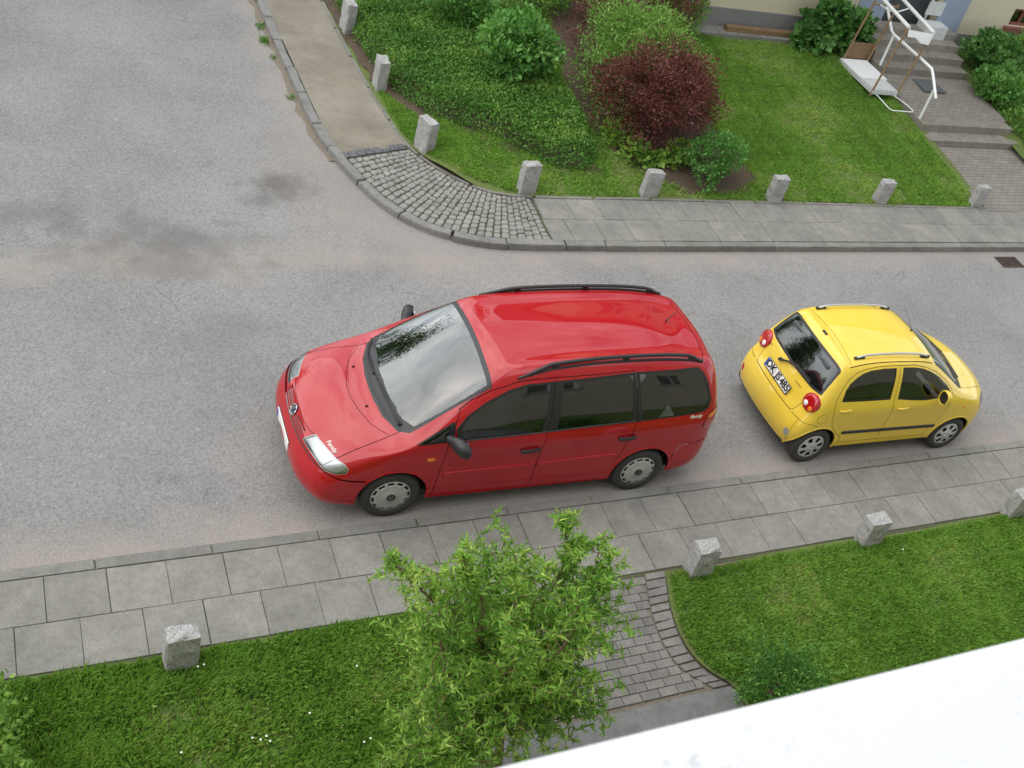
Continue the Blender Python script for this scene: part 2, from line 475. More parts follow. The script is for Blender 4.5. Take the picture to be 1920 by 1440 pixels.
def car_materials():
    D = {}
    def paint(name, col, fl, du=.035):
        t = NT(name); v = t.obj(); f = t.noise(v, 3.0, 3); dust = t.noise(v, 60, 6, .7)
        c = t.ramp(f, [(.3, tuple(x*.96 for x in col)), (.7, col)])
        c = t.mix(t.math('MULTIPLY', dust, du), c, (.45, .42, .38))
        t.set(Base_Color=c, Roughness=fl, Coat_Weight=1.0, Coat_Roughness=.03, Specular_IOR_Level=.12, Coat_IOR=1.55)
        return t.m
    D['red'] = paint('red_paint', (.385, .0015, .0065), .5, .006)
    D['yellow'] = paint('yellow_paint', (.80, .565, .055), .5)
    def glass(name, tint, r=.035, k=1.7):
        t = NT(name); t.t.nodes.remove(t.b)
        fr = t.n('ShaderNodeFresnel'); fr.inputs['IOR'].default_value = 1.52
        g = t.n('ShaderNodeBsdfGlossy'); g.inputs['Roughness'].default_value = r; g.inputs['Color'].default_value = (.92, .95, .95, 1)
        tr = t.n('ShaderNodeBsdfTransparent'); tr.inputs['Color'].default_value = (*tint, 1)
        mx = t.n('ShaderNodeMixShader'); f = t.math('ADD', t.math('MULTIPLY', fr.outputs[0], k), .02)
        t.l(f, mx.inputs[0]); t.l(tr.outputs[0], mx.inputs[1]); t.l(g.outputs[0], mx.inputs[2]); t.l(mx.outputs[0], t.out.inputs['Surface'])
        return t.m
    D['screen'] = glass('windscreen_glass', (.42, .50, .48), .03, 2.8)
    D['glass'] = glass('side_glass', (.24, .27, .26))
    D['clear'] = glass('lamp_glass', (.9, .92, .92), .03)
    D['black'] = flat('black_plastic', (.022, .022, .024), .42, 0, .15, 80)
    D['seal'] = flat('black_rubber_seal', (.018, .018, .019), .35, 0, .1, 80)
    D['gap'] = flat('panel_gap', (.008, .007, .007), .9, 0, .1, 40)
    D['rubber'] = flat('tyre_rubber', (.038, .038, .038), .85, 0, .25, 40, .2)
    D['hubcap'] = flat('hubcap_grey', (.46, .455, .435), .42, .35, .08, 60)
    D['hubcap2'] = flat('hubcap_silver', (.60, .60, .61), .32, .5, .08, 60)
    D['dark_rim'] = flat('dark_rim', (.02, .02, .02), .8)
    D['chrome'] = flat('chrome', (.75, .76, .78), .12, 1, .03, 40)
    D['silver'] = flat('silver_rail', (.62, .63, .64), .3, .8, .05, 60)
    D['interior'] = flat('interior_cloth', (.035, .036, .038), .95, 0, .3, 50)
    D['seat'] = flat('seat_cloth', (.075, .08, .085), .95, 0, .25, 60)
    D['dash'] = flat('dashboard', (.05, .052, .055), .8, 0, .2, 70)
    D['white_plate'] = flat('plate_white', (.78, .78, .75), .4, 0, .05, 40)
    D['plate_blue'] = flat('plate_blue', (.02, .08, .45), .4, 0, .05, 40)
    D['ink'] = flat('plate_ink', (.015, .015, .015), .5, 0, .05, 40)
    D['white_letter'] = flat('white_letter', (.85, .85, .82), .4, 0, .05, 40)
    D['orange'] = flat('orange_lens', (.75, .20, .015), .15, 0, .1, 90, coat=1)
    t = NT('red_lens'); v = t.obj(); wv = t.n('ShaderNodeTexVoronoi'); wv.inputs['Scale'].default_value = 70; t.l(v, wv.inputs['Vector'])
    t.set(Base_Color=t.ramp(wv.outputs['Distance'], [(.1, (.62, .012, .012)), (.8, (.28, .004, .006))]), Roughness=.12, Coat_Weight=1.0, Coat_Roughness=.02); D['redlens'] = t.m
    t = NT('reflector'); v = t.obj(); wv = t.n('ShaderNodeTexWave'); wv.inputs['Scale'].default_value = 22; wv.bands_direction = 'Y'; t.l(v, wv.inputs['Vector'])
    t.set(Base_Color=(.62, .63, .64), Metallic=.8, Roughness=.34); t.bump(wv.outputs['Fac'], .12, .01); D['reflector'] = t.m
    D['dirt'] = flat('underbody', (.012, .012, .012), .95)  # flat near-black for underbody boxes and wheel wells
    return D
def SH():
    low = [(.885, .24), (.903, .38), (.911, .60)]
    def st(x, rows, tops, xs=None, xt=None):
        R = [((xs[k] if xs else x), r[0], r[1]) for k, r in enumerate(rows)]
        T = [((xt[k] if xt else x), t[0], t[1]) for k, t in enumerate(tops)]
        return R, T
    S = []
    S.append(st(.17, [(.79, .28), (.83, .40), (.825, .54), (.80, .64), (.78, .70), (.73, .76)], [(.52, .785), (.27, .80), (0, .805)], [.2, .17, .17, .19, .21, .22], [.15, .125, .115]))
    S.append(st(.38, [(.865, .27), (.893, .39), (.896, .58), (.888, .68), (.868, .75), (.80, .83)], [(.55, .88), (.28, .90), (0, .905)], [.40, .38, .38, .40, .41, .40], [.36, .335, .325]))
    S.append(st(.65, [(.885, .24), (.902, .38), (.909, .60), (.902, .75), (.885, .84), (.82, .91)], [(.56, .955), (.28, .972), (0, .977)], None, [.62, .58, .57]))
    S.append(st(.95, low+[(.909, .80), (.893, .94), (.84, 1.00)], [(.58, 1.015), (.29, 1.02), (0, 1.022)], [.95]*5+[1.0], [.90, .83, .81]))
    S.append(st(1.3, low+[(.912, .83), (.898, 1.03), (.80, 1.25)], [(.56, 1.30), (.28, 1.31), (0, 1.312)], [1.3]*5+[1.38], [1.29, 1.22, 1.20]))
    S.append(st(1.72, low+[(.912, .84), (.898, 1.06), (.705, 1.52)], [(.50, 1.61), (.25, 1.64), (0, 1.65)], [1.72]*5+[1.80], [1.77, 1.74, 1.73]))
    S.append(st(2.0, low+[(.912, .85), (.898, 1.075), (.685, 1.612)], [(.47, 1.695), (.235, 1.717), (0, 1.724)]))
    S.append(st(2.4, low+[(.912, .86), (.898, 1.09), (.675, 1.66)], [(.46, 1.724), (.23, 1.744), (0, 1.75)]))
    S.append(st(2.9, low+[(.912, .87), (.897, 1.11), (.672, 1.682)], [(.46, 1.737), (.23, 1.757), (0, 1.763)]))
    S.append(st(3.4, low+[(.91, .88), (.894, 1.13), (.668, 1.684)], [(.455, 1.737), (.23, 1.755), (0, 1.76)]))
    S.append(st(3.85, [(.882, .25), (.90, .38), (.906, .60), (.903, .88), (.885, 1.145), (.66, 1.67)], [(.45, 1.718), (.225, 1.733), (0, 1.738)]))
    S.append(st(4.2, [(.86, .27), (.885, .39), (.89, .61), (.885, .88), (.862, 1.155), (.64, 1.632)], [(.43, 1.66), (.215, 1.678), (0, 1.684)]))
    S.append(st(4.45, [(.80, .30), (.825, .42), (.83, .62), (.815, .88), (.795, 1.155), (.59, 1.555)], [(.40, 1.59), (.2, 1.605), (0, 1.61)], [4.49, 4.52, 4.53, 4.53, 4.51, 4.43], [4.46, 4.475, 4.48]))
    A = [[(.12, .55, .27), (.08, .28, .27), (.07, 0, .27)], [(.035, .57, .38), (.005, .29, .38), (0, 0, .38)], [(.035, .57, .54), (.005, .29, .54), (0, 0, .54)],
         [(.075, .56, .64), (.045, .28, .64), (.04, 0, .64)], [(.11, .54, .715), (.08, .28, .72), (.07, 0, .72)]]
    B = [[(4.58, .54, .30), (4.61, .27, .30), (4.62, 0, .30)], [(4.625, .55, .42), (4.645, .27, .42), (4.65, 0, .42)], [(4.63, .55, .62), (4.65, .27, .62), (4.655, 0, .62)],
         [(4.61, .54, .88), (4.63, .27, .88), (4.635, 0, .88)], [(4.57, .53, 1.15), (4.595, .26, 1.15), (4.60, 0, 1.15)]]
    return S, A, B
def MZ():
    low = [(.742, .25), (.756, .40), (.759, .60), (.769, .84)]
    def st(x, rows, tops, xs=None, xt=None):
        return [((xs[k] if xs else x), r[0], r[1]) for k, r in enumerate(rows)], [((xt[k] if xt else x), t[0], t[1]) for k, t in enumerate(tops)]
    S = []
    S.append(st(.24, [(.66, .27), (.70, .40), (.71, .58), (.69, .80), (.655, 1.0), (.54, 1.37)], [(.36, 1.415), (.18, 1.43), (0, 1.435)], [.27, .25, .26, .355, .405, .585], [.575, .565, .56]))
    S.append(st(.52, [(.73, .26), (.75, .40), (.757, .58), (.748, .80), (.722, 1.01), (.59, 1.39)], [(.40, 1.455), (.2, 1.475), (0, 1.48)], [.5, .5, .5, .54, .57, .69], [.69, .685, .68]))
    S.append(st(.9, low+[(.735, 1.01), (.605, 1.41)], [(.41, 1.475), (.2, 1.497), (0, 1.503)]))
    S.append(st(1.3, low+[(.738, 1.0), (.605, 1.415)], [(.41, 1.485), (.2, 1.507), (0, 1.513)]))
    S.append(st(1.7, low+[(.738, .99), (.60, 1.39)], [(.41, 1.467), (.2, 1.49), (0, 1.497)]))
    S.append(st(2.05, low+[(.737, .985), (.585, 1.33)], [(.40, 1.41), (.2, 1.435), (0, 1.44)]))
    S.append(st(2.4, low+[(.735, .965), (.615, 1.15)], [(.42, 1.21), (.21, 1.225), (0, 1.23)], [2.4]*5+[2.42], [2.44, 2.47, 2.48]))
    S.append(st(2.72, [(.742, .25), (.76, .40), (.764, .57), (.755, .77), (.725, .915), (.64, .975)], [(.43, 1.0), (.22, 1.01), (0, 1.015)], [2.72]*5+[2.70], [2.76, 2.81, 2.83]))
    S.append(st(3.0, [(.73, .26), (.745, .40), (.75, .56), (.74, .70), (.705, .82), (.61, .89)], [(.42, .925), (.21, .94), (0, .945)], [3.0]*5+[3.0], [3.06, 3.10, 3.11]))
    S.append(st(3.25, [(.63, .27), (.66, .40), (.66, .54), (.64, .64), (.61, .72), (.54, .78)], [(.37, .81), (.185, .825), (0, .83)], None, [3.31, 3.34, 3.345]))
    A = [[(.19, .44, .28), (.17, .22, .28), (.165, 0, .28)], [(.17, .46, .40), (.15, .23, .40), (.145, 0, .40)], [(.195, .46, .58), (.175, .23, .58), (.17, 0, .58)],
         [(.295, .44, .80), (.275, .22, .80), (.27, 0, .80)], [(.358, .42, 1.0), (.342, .21, 1.0), (.337, 0, 1.0)]]
    B = [[(3.35, .43, .27), (3.39, .22, .27), (3.40, 0, .27)], [(3.39, .44, .40), (3.425, .22, .40), (3.435, 0, .40)], [(3.39, .44, .54), (3.43, .22, .54), (3.44, 0, .54)],
         [(3.38, .42, .64), (3.415, .21, .64), (3.425, 0, .64)], [(3.355, .39, .73), (3.385, .2, .735), (3.39, 0, .735)]]
    return S, A, B
def car_frame(hx, hy, hub_s, ang, half):
    """world transform of a car whose near front hub face is at hx,hy"""
    ex = Vector((cos(ang), sin(ang), 0)); ey = Vector((-sin(ang), cos(ang), 0))
    o = Vector((hx, hy, 0)) - ex*hub_s + ey*half
    return o
CM = car_materials()

def vw_emblem(r, mat):
    def f(w, sg):
        m = MB(); y = sg*-0.0+(.024*sg)
        ring = [(r*cos(2*pi*k/24), y, r*sin(2*pi*k/24)) for k in range(25)]
        m.tube(ring, r*.10, 6)
        for pts in ([(-.45, .85), (0, .08), (.45, .85)], [(-.85, .45), (-.42, -.8), (0, -.02), (.42, -.8), (.85, .45)]):
            m.tube([(a*r*.95, y, b*r*.95) for a, b in pts], r*.11, 6)
        m.build('emblem', mat, w, smooth=True)
    return f

def rounded_seat(parent, x, y, fwd, z=.42, w=.46, name='seat'):
    """car seat facing fwd (+1 / -1 along x)"""
    s = empty(name, (x, y, z), 0, parent)
    MB().box((0, 0, 0), (.50, w, .16)).build('cushion', CM['seat'], s, bevel=.05, smooth=True)
    m = MB(); m.box((0, 0, 0), (.13, w, .60))
    o = m.build('backrest', CM['seat'], s, bevel=.045, smooth=True); o.location = (-fwd*.27, 0, .32); o.rotation_euler = (0, -fwd*radians(18), 0)
    o = MB().box((0, 0, 0), (.09, .26, .18)).build('headrest', CM['seat'], s, bevel=.035, smooth=True); o.location = (-fwd*.40, 0, .73); o.rotation_euler = (0, -fwd*radians(12), 0)
    return s

def steering(parent, x, y, z, fwd):
    m = MB(); R = .185
    m.tube([(0, R*cos(2*pi*k/28), R*sin(2*pi*k/28)) for k in range(29)], .014, 8)
    m.box((0, 0, -.02), (.03, .34, .04)); m.box((0, 0, -.09), (.03, .04, .17)); m.tube([(0, 0, 0), (fwd*.25, 0, 0)], .03, 10)
    o = m.build('steering_wheel', CM['black'], parent, smooth=True); o.location = (x, y, z); o.rotation_euler = (0, fwd*radians(28), 0)

def wheel_well(sk, parent, x, z, R, y0, y1):
    for sg in (-1, 1):
        vs = []; fs = []; n = 29
        for k in range(n):
            a = radians(-4+188*k/(n-1)); px, pz = x+R*cos(a), z+R*sin(a); yy = min(y0, abs(sk.on(px, pz, sg)[0][1])-.012)
            vs += [(px, sg*yy, pz), (px, sg*y1, pz)]
        for k in range(n-1): fs.append((2*k, 2*k+1, 2*k+3, 2*k+2))
        fs.append(tuple(2*k+1 for k in range(n)))
        MB().add(vs, fs).build('wheel_well', CM['dirt'], parent)

def arch_lip(sk, parent, x, z, R, mat, a0=-8, a1=188, r=.011):
    for sg in (-1, 1):
        pts = []
        for k in range(33):
            a = radians(a0+(a1-a0)*k/32); px, pz = x+R*cos(a), z+R*sin(a)
            p, n = sk.on(px, pz, sg); pts.append((px, p[1]+n[1]*.001-sg*.004, pz))
        MB().tube(pts, r, 6).build('arch_lip', mat, parent, smooth=True)

def side_strip(sk, parent, name, xz, h, t, mat, sg):
    """bar that follows the flank"""
    m = MB(); vs = []; fs = []
    for x, z in xz:
        p, n = sk.on(x, z, sg); y = p[1]
        vs += [(x, y-sg*.004, z-h/2), (x, y+sg*t*.8, z-h/2+.006), (x, y+sg*t, z), (x, y+sg*t*.8, z+h/2-.006), (x, y-sg*.004, z+h/2)]
    for i in range(len(xz)-1):
        for k in range(4): fs.append((i*5+k, i*5+k+1, (i+1)*5+k+1, (i+1)*5+k))
    e = (len(xz)-1)*5; fs += [(0, 1, 2, 3, 4), (e+4, e+3, e+2, e+1, e)]
    return m.add(vs, fs).build(name, mat, parent, smooth=True)

def densify(pts, n=6):
    out = []
    for a, b in zip(pts, pts[1:]):
        for k in range(n): out.append(tuple(a[i]+(b[i]-a[i])*k/n for i in range(len(a))))
    return out+[tuple(pts[-1])]

# ================================================================ the red minivan
def build_minivan():
    ang = radians(-1.09); o = car_frame(3.1525, .2483, .905, ang, .885)
    car = empty('minivan', o, ang)
    tag(car, 'red people carrier with black roof rails parked along the kerb', 'car', 'cars parked along the kerb')
    V, N, F = car_skin(*SH()); sk = Skin(V, N, F)
    # windscreen: black surround, then the glass
    sk.top('body', 'screen_frame', [(.79, 0), (.797, -.18), (.832, -.43), (.93, -.665), (1.03, -.735), (1.35, -.725), (1.60, -.70), (1.80, -.685), (1.80, .685), (1.60, .70), (1.35, .725), (1.03, .735), (.93, .665), (.832, .43), (.797, .18)])
    gl = [(.90, 0), (.907, -.2), (.94, -.38), (1.0, -.57), (1.075, -.69), (1.33, -.693), (1.58, -.668), (1.755, -.645), (1.755, .645), (1.58, .668), (1.33, .693), (1.075, .69), (1.0, .57), (.94, .38), (.907, .2)]
    sk.top('screen_frame', 'screen', gl)
    # side glass
    dlo = [(1.47, 1.045), (3.0, 1.105), (4.30, 1.15), (4.385, 1.20), (4.40, 1.28), (4.33, 1.46), (4.26, 1.57), (4.17, 1.635), (4.05, 1.645), (3.4, 1.655), (2.56, 1.612), (2.17, 1.59), (1.97, 1.54), (1.73, 1.42), (1.55, 1.30), (1.45, 1.18)]
    sk.side('body', 'window_frame', dlo)
    q3 = [(1.06, 1.02), (1.38, 1.045), (1.425, 1.05), (1.445, 1.16), (1.435, 1.25), (1.40, 1.235)]
    sk.side('body', 'window_frame', q3)
    sk.side('window_frame', ['g0n', 'g0f'], [(1.10, 1.035), (1.36, 1.055), (1.40, 1.21)])
    sk.side('window_frame', ['g1n', 'g1f'], [(1.505, 1.068), (2.365, 1.097), (2.41, 1.30), (2.42, 1.585), (2.17, 1.568), (1.985, 1.521), (1.741, 1.401), (1.579, 1.285), (1.52, 1.20)])
    sk.side('window_frame', ['g2n', 'g2f'], [(2.545, 1.11), (3.405, 1.15), (3.395, 1.3), (3.345, 1.625), (2.562, 1.585)])
    sk.side('window_frame', ['g3n', 'g3f'], [(3.525, 1.158), (4.25, 1.17), (4.34, 1.20), (4.372, 1.27), (4.31, 1.44), (4.235, 1.556), (4.14, 1.61), (4.05, 1.62), (3.425, 1.632), (3.47, 1.40)])
    # wheel arches
    for cx, cz, R in ((.905, .325, .372), (3.745, .335, .372)):
        sk.side(['body', 'window_frame'], 'x', [(cx+R*cos(2*pi*k/40), cz+R*sin(2*pi*k/40)) for k in range(40)], drop=True)
    # lamps
    hl = [(.092, -.398, .739), (.192, -.436, .824), (.322, -.76, .808), (.195, -.751, .71)]
    il = [(.322, -.76, .808), (.397, -.841, .795), (.428, -.872, .762), (.41, -.882, .714), (.331, -.865, .692), (.234, -.807, .693), (.195, -.751, .71)]
    for d, mr in (('n', lambda p: p), ('f', mirror)):
        sk.cut('body', 'lampseal', mr(shrink(hl, -.008)), facing=.1); sk.cut(['body', 'lampseal'], 'lampseal', mr(shrink(il, -.006)), facing=.1)
        sk.cut('lampseal', 'hl'+d, mr(hl), facing=.1); sk.cut('lampseal', 'il'+d, mr(shrink(il, .002)), facing=.1)
    sk.side('body', ['tln', 'tlf'], [(4.375, .93), (4.365, 1.02), (4.40, 1.12), (4.47, 1.15), (4.62, 1.15), (4.62, .90), (4.45, .895)], facing=.25)
    # shut lines
    hr = [(.84, -.665), (.71, -.49), (.63, -.26), (.594, -.08), (.594, .08), (.63, .26), (.71, .49), (.84, .665)]
    hr3 = [tuple(sk.over(x, y)[0]) for x, y in densify(hr, 3)]
    sk.gap('body', hr3, .006)
    for sg in (-1, 1):
        hs = [(.327, sg*.762), (.42, sg*.757), (.504, sg*.745), (.60, sg*.733), (.69, sg*.715), (.80, sg*.692), (.88, sg*.678), (.95, sg*.676)]
        sk.gap('body', [tuple(sk.over(x, y)[0]) for x, y in hs], .008)
        bl = [(.053, 0, .668), (.062, .2, .672), (.075, .35, .685), (.10, .50, .70), (.14, .65, .70), (.194, .766, .69), (.26, .83, .67), (.332, .879, .65), (.453, .902, .621), (.58, .908, .60)]
        sk.gap('body', [(a, sg*b, c) for a, b, c in bl], .006)
    fe = [(.115, 0), (.125, .2), (.155, .36), (.19, .436)]
    for sg in (-1, 1): sk.gap('body', [tuple(sk.over(x, sg*y)[0]) for x, y in fe], .006)
    for zz in (.705, .73, .755, .778):
        for sg in (-1, 1):
            sk.cut('body', 'slit', [(.1, sg*.085, zz-.005), (.1, sg*.335, zz+.004), (.1, sg*.335, zz+.014), (.1, sg*.085, zz+.005)], facing=.1)
    fd = [(1.332, .27), (1.335, .40), (1.36, .75), (1.383, 1.024), (1.43, 1.19), (1.485, 1.345), (1.60, 1.43), (1.80, 1.53), (2.05, 1.61), (2.25, 1.632), (2.46, 1.64)]
    bp = [(2.46, 1.64), (2.455, 1.3), (2.44, 1.08), (2.412, .62), (2.42, .27)]
    rd = [(2.46, 1.64), (2.9, 1.652), (3.37, 1.668), (3.42, 1.45), (3.465, 1.15), (3.45, .90), (3.41, .66), (3.37, .55)]
    for ln in (fd, bp, rd): sk.gap_side(['body', 'window_frame'], ln, .007)
    sk.gap_side('body', [(4.10, .50), (4.16, .68), (4.35, .71), (4.56, .72)], .006)
    tg = [(4.33, 0), (4.325, .25), (4.30, .45), (4.235, .585)]
    for sg in (-1, 1): sk.gap('body', [tuple(sk.over(x, sg*y)[0]) for x, y in tg], .007)
    # ---- parts
    P = CM['red']
    front = inside([(1.332, .2), (1.335, .40), (1.36, .75), (1.383, 1.024), (1.43, 1.19), (1.485, 1.345), (1.60, 1.43), (1.80, 1.53), (2.05, 1.61), (2.25, 1.632), (2.46, 1.64), (2.455, 1.3), (2.44, 1.08), (2.412, .62), (2.42, .2)])
    rear = inside([(2.46, 1.64), (2.9, 1.652), (3.37, 1.668), (3.42, 1.45), (3.465, 1.15), (3.45, .90), (3.41, .66), (3.37, .55), (3.30, .2), (2.42, .2), (2.412, .62), (2.44, 1.08), (2.455, 1.3)])
    for sg, d in ((-1, 'n'), (1, 'f')):
        sk.take('body', 'fd'+d, lambda c: c[1]*sg > .3 and front(c)); sk.take('body', 'rd'+d, lambda c: c[1]*sg > .3 and rear(c))
    blz = lambda c: c[2] < np.interp(abs(c[1]) if c[0] < .35 else .88+c[0]*.03, [0, .35, .5, .65, .766, .83, .879, .9, .91], [.668, .685, .70, .70, .69, .67, .65, .62, .59]) if c[0] < .33 else c[2] < np.interp(c[0], [.33, .453, .58, .66], [.65, .621, .60, .58])
    sk.take('body', 'front_bumper', lambda c: c[0] < .62 and blz(c))
    sk.take('body', 'rear_bumper', lambda c: c[0] > 4.11 and c[2] < .71)
    sk.take('body', 'bonnet', lambda c: c[0] < .84 and abs(c[1]) < .755 and c[2] > .7 and c[0] < np.interp(abs(c[1]), [0, .08, .26, .49, .665], [.594, .594, .63, .71, .84]) and abs(c[1]) < np.interp(c[0], [.1, .33, .5, .69, .84], [.76, .76, .745, .715, .68]) and c[0] > np.interp(abs(c[1]), [0, .2, .36, .436, .76], [.115, .125, .155, .19, .325]))
    sk.take('body', 'tailgate', lambda c: c[0] > np.interp(abs(c[1]), [0, .25, .45, .585, .7], [4.33, 4.325, 4.30, 4.235, 4.42]) and (c[2] > 1.2 or abs(c[1]) < .7))
    rwn = [(4.6, -.60, 1.16), (4.6, .60, 1.16), (4.6, .64, 1.22), (4.6, .57, 1.46), (4.6, .50, 1.52), (4.6, -.50, 1.52), (4.6, -.57, 1.46), (4.6, -.64, 1.22)]
    sk.cut('tailgate', 'rear_frame', rwn, facing=.2, reach=.4); sk.cut('rear_frame', 'rear_glass', shrink(rwn, .03), facing=.2, reach=.4)
    liner = [pl for r in ('body', 'fdn', 'fdf', 'rdn', 'rdf', 'tailgate') for pl in sk.reg[r] if pl[:, 0].mean() > 1.0]
    sk.build('body_shell', 'body', P, car)
    for nm, rg in (('bonnet', 'bonnet'), ('tailgate', 'tailgate')): sk.build(nm, rg, P, car)
    sk.build('front_bumper', 'front_bumper', P, car, off=.011); sk.build('rear_bumper', 'rear_bumper', P, car, off=.003)
    doors = {}
    for d in 'nf':
        for k in ('fd', 'rd'): doors[k+d] = sk.build('door', k+d, P, car)
    sk.build('panel_gaps', 'gap', CM['gap'], car, off=-.006)
    sk.build('rear_window_surround', 'rear_frame', CM['seal'], car); sk.build('rear_window', 'rear_glass', CM['glass'], car)
    [sk.build('grille_slits', 'slit', CM['gap'], car, off=-.01, filt=lambda pl, sg=sg: pl[:, 1].mean()*sg > 0) for sg in (-1, 1)]
    sf = sk.build('windscreen_surround', 'screen_frame', CM['black'], car, off=-.003)
    sk.build('windscreen', 'screen', CM['screen'], car, off=-.002)
    [sk.build('window_surround', 'window_frame', CM['seal'], car, off=-.002, filt=lambda pl, sg=sg: pl[:, 1].mean()*sg > 0) for sg in (-1, 1)]
    for d in 'nf':
        for g in 'g0', 'g1', 'g2', 'g3': sk.build('side_window', g+d, CM['glass'], car, off=-.006)
        h = sk.build('headlight', 'hl'+d, CM['clear'], car, off=.002)
        sk.build('reflector', 'hl'+d, CM['reflector'], h, off=-.022)
        h = sk.build('indicator', 'il'+d, CM['clear'], car, off=.003)
        sk.build('reflector', 'il'+d, CM['reflector'], h, off=-.015)
        tl = sk.build('tail_light', 'tl'+d, CM['redlens'], car, off=.006)
        MBk = [pl for pl in sk.reg['tl'+d] if pl[:, 2].mean() > 1.06]
        sk.build('indicator_lens', MBk, CM['orange'], tl, off=.009)
    [sk.build('lamp_seal', 'lampseal', CM['hubcap'], car, off=-.002, filt=lambda pl, sg=sg: pl[:, 1].mean()*sg > 0) for sg in (-1, 1)]
    sk.build('interior_lining', liner, CM['interior'], car, off=-.03)
    # underside, wells, wheels
    MB().box((2.32, 0, .30), (3.9, 1.5, .16)).build('underbody', CM['dirt'], car)  # dark box added beneath the cabin to block light
    for wx, wz in ((.905, .325), (3.745, .335)):
        wheel_well(sk, car, wx, wz, .385, .895, .52); arch_lip(sk, car, wx, wz, .372, P)
    for wx in (.905, 3.745):
        for sg in (-1, 1):
            w = make_wheel(car, (wx, sg*.882, .315), sg, .315, .20, .212, 12, (.172, .199), (1, 2, 3, 4), dict(rubber=CM['rubber'], hubcap=CM['hubcap'], dark_rim=CM['dark_rim']), vw_emblem(.042, CM['ink']))
            w.rotation_euler = (0, radians(11 if wx < 2 else 37), 0)
    # mouldings, handles, indicators
    for sg, d in ((-1, 'n'), (1, 'f')):
        side_strip(sk, doors['fd'+d], 'side_moulding', densify([(1.40, .60), (2.395, .618)], 8), .06, .014, P, sg)
        side_strip(sk, doors['rd'+d], 'side_moulding', densify([(2.425, .62), (3.36, .655)], 8), .06, .014, P, sg)
        side_strip(sk, car, 'window_trim', densify([(1.47, 1.045), (2.43, 1.085), (3.46, 1.135)], 8), .016, .006, CM['seal'], sg)
        for x0, z0, k in ((2.29, .86, 'fd'), (3.40, .925, 'rd')):
            p, n = sk.on(x0, z0, sg)
            m = MB(); y = p[1]+sg*.018
            ellipse_loft(m, [((x0-.105+i*.0263, y+sg*.012*sin(pi*i/8), z0+.012*(i/8-.5)), (0, .012, 0), (0, 0, .013 if i in (0, 8) else .019)) for i in range(9)], 12)
            m.box((x0-.085, p[1]+sg*.006, z0), (.03, .03, .03)); m.box((x0+.085, p[1]+sg*.006, z0), (.03, .03, .03))
            m.build('handle', CM['black'], doors[k+d], smooth=True)
        p, n = sk.on(1.235, .835, sg)
        MB().box((1.235, p[1]+sg*.003, .835), (.075, .018, .035)).build('side_indicator', CM['orange'], car, bevel=.006, smooth=True)
        # mirrors
        mr = empty('wing_mirror', (1.40, sg*.90, 1.10), 0, car)
        m = MB()
        ellipse_loft(m, [((-.01, sg*-.01, -.005), (.05, 0, 0), (0, 0, .045)), ((.0, sg*.03, .0), (.045, 0, 0), (0, 0, .05)), ((.025, sg*.07, .012), (.055, -sg*.01, 0), (0, 0, .07)), ((.05, sg*.13, .012), (.06, -sg*.015, 0), (0, 0, .082)), ((.085, sg*.20, .004), (.055, -sg*.02, 0), (0, 0, .075)), ((.105, sg*.235, -.005), (.04, -sg*.02, 0), (0, 0, .055)), ((.115, sg*.25, -.01), (.02, -sg*.01, 0), (0, 0, .03))], 18)
        m.build('mirror_housing', CM['black'], mr, smooth=True)
        g = MB(); ellipse_loft(g, [((.105, sg*.14, .01), (0, .075, 0), (0, 0, .06)), ((.118, sg*.14, .01), (0, .07, 0), (0, 0, .055))], 16); g.build('mirror_glass', CM['chrome'], mr)
        # roof rails
        base = [(2.06, .668), (2.42, .628), (2.97, .61), (3.55, .60), (3.96, .594), (4.23, .585)]
        bp3 = [tuple(Vector(sk.over(x, sg*y)[0])) for x, y in densify(base, 5)]
        rl = empty('roof_rail', (0, 0, 0), 0, car)
        lo = [(p[0], sg*np.interp(p[0], [b[0] for b in base], [b[1] for b in base]), p[2]+.008) for p in bp3]
        MB().tube(lo, .013, 8).build('rail_base', CM['black'], rl, smooth=True)
        hi = []
        for x, y in densify(base, 5):
            z = sk.over(x, sg*y)[0][2]; f = min(1, max(0, (x-2.06)/.42))*min(1, max(0, (4.23-x)/.22)); f = f*f*(3-2*f)
            hi.append((x, sg*(y-.012*f), z+.010+.052*f))
        MB().tube(hi, [.012+.008*min(1, (h[0]-2.05)*3) for h in hi], 10).build('rail_bar', CM['black'], rl, smooth=True)
        for x in (2.46, 3.26, 4.08):
            y = np.interp(x, [b[0] for b in base], [b[1] for b in base]); z = sk.over(x, sg*y)[0][2]
            MB().box((x, sg*(y-.006), z+.03), (.07, .03, .06)).build('rail_support', CM['black'], rl, bevel=.008)
        p, n = sk.over(.722, sg*.25+.1 if sg > 0 else -.25)
        MB().box((p[0], p[1], p[2]+.006), (.03, .018, .016)).build('washer_jet', CM['black'], car, bevel=.004)
    # antenna, wipers, plate, badge, lettering
    p, n = sk.over(4.06, .05); MB().tube([tuple(p), (p[0]-.01, p[1], p[2]+.02), (p[0]+.09, p[1]+.01, p[2]+.13)], [.012, .008, .004], 8).build('antenna', CM['black'], car, smooth=True)
    for piv, elbow, tip, bl in (((.955, -.60), (.90, -.25), (.875, .05), [(.93, -.40), (.885, .12), (.905, .40)]), ((.87, .12), (.87, .40), (.935, .62), [(.87, .25), (.925, .55), (.99, .70)])):
        w = empty('wiper', (0, 0, 0), 0, car)
        P3 = [Vector(sk.over(*q)[0])+Vector((0, 0, .03)) for q in (piv, elbow, tip)]
        MB().tube([P3[0]-Vector((0, 0, .03)), P3[0]], .018, 8).build('pivot', CM['black'], w, smooth=True)
        MB().tube(P3, [.013, .009, .006], 6).build('arm', CM['black'], w, smooth=True)
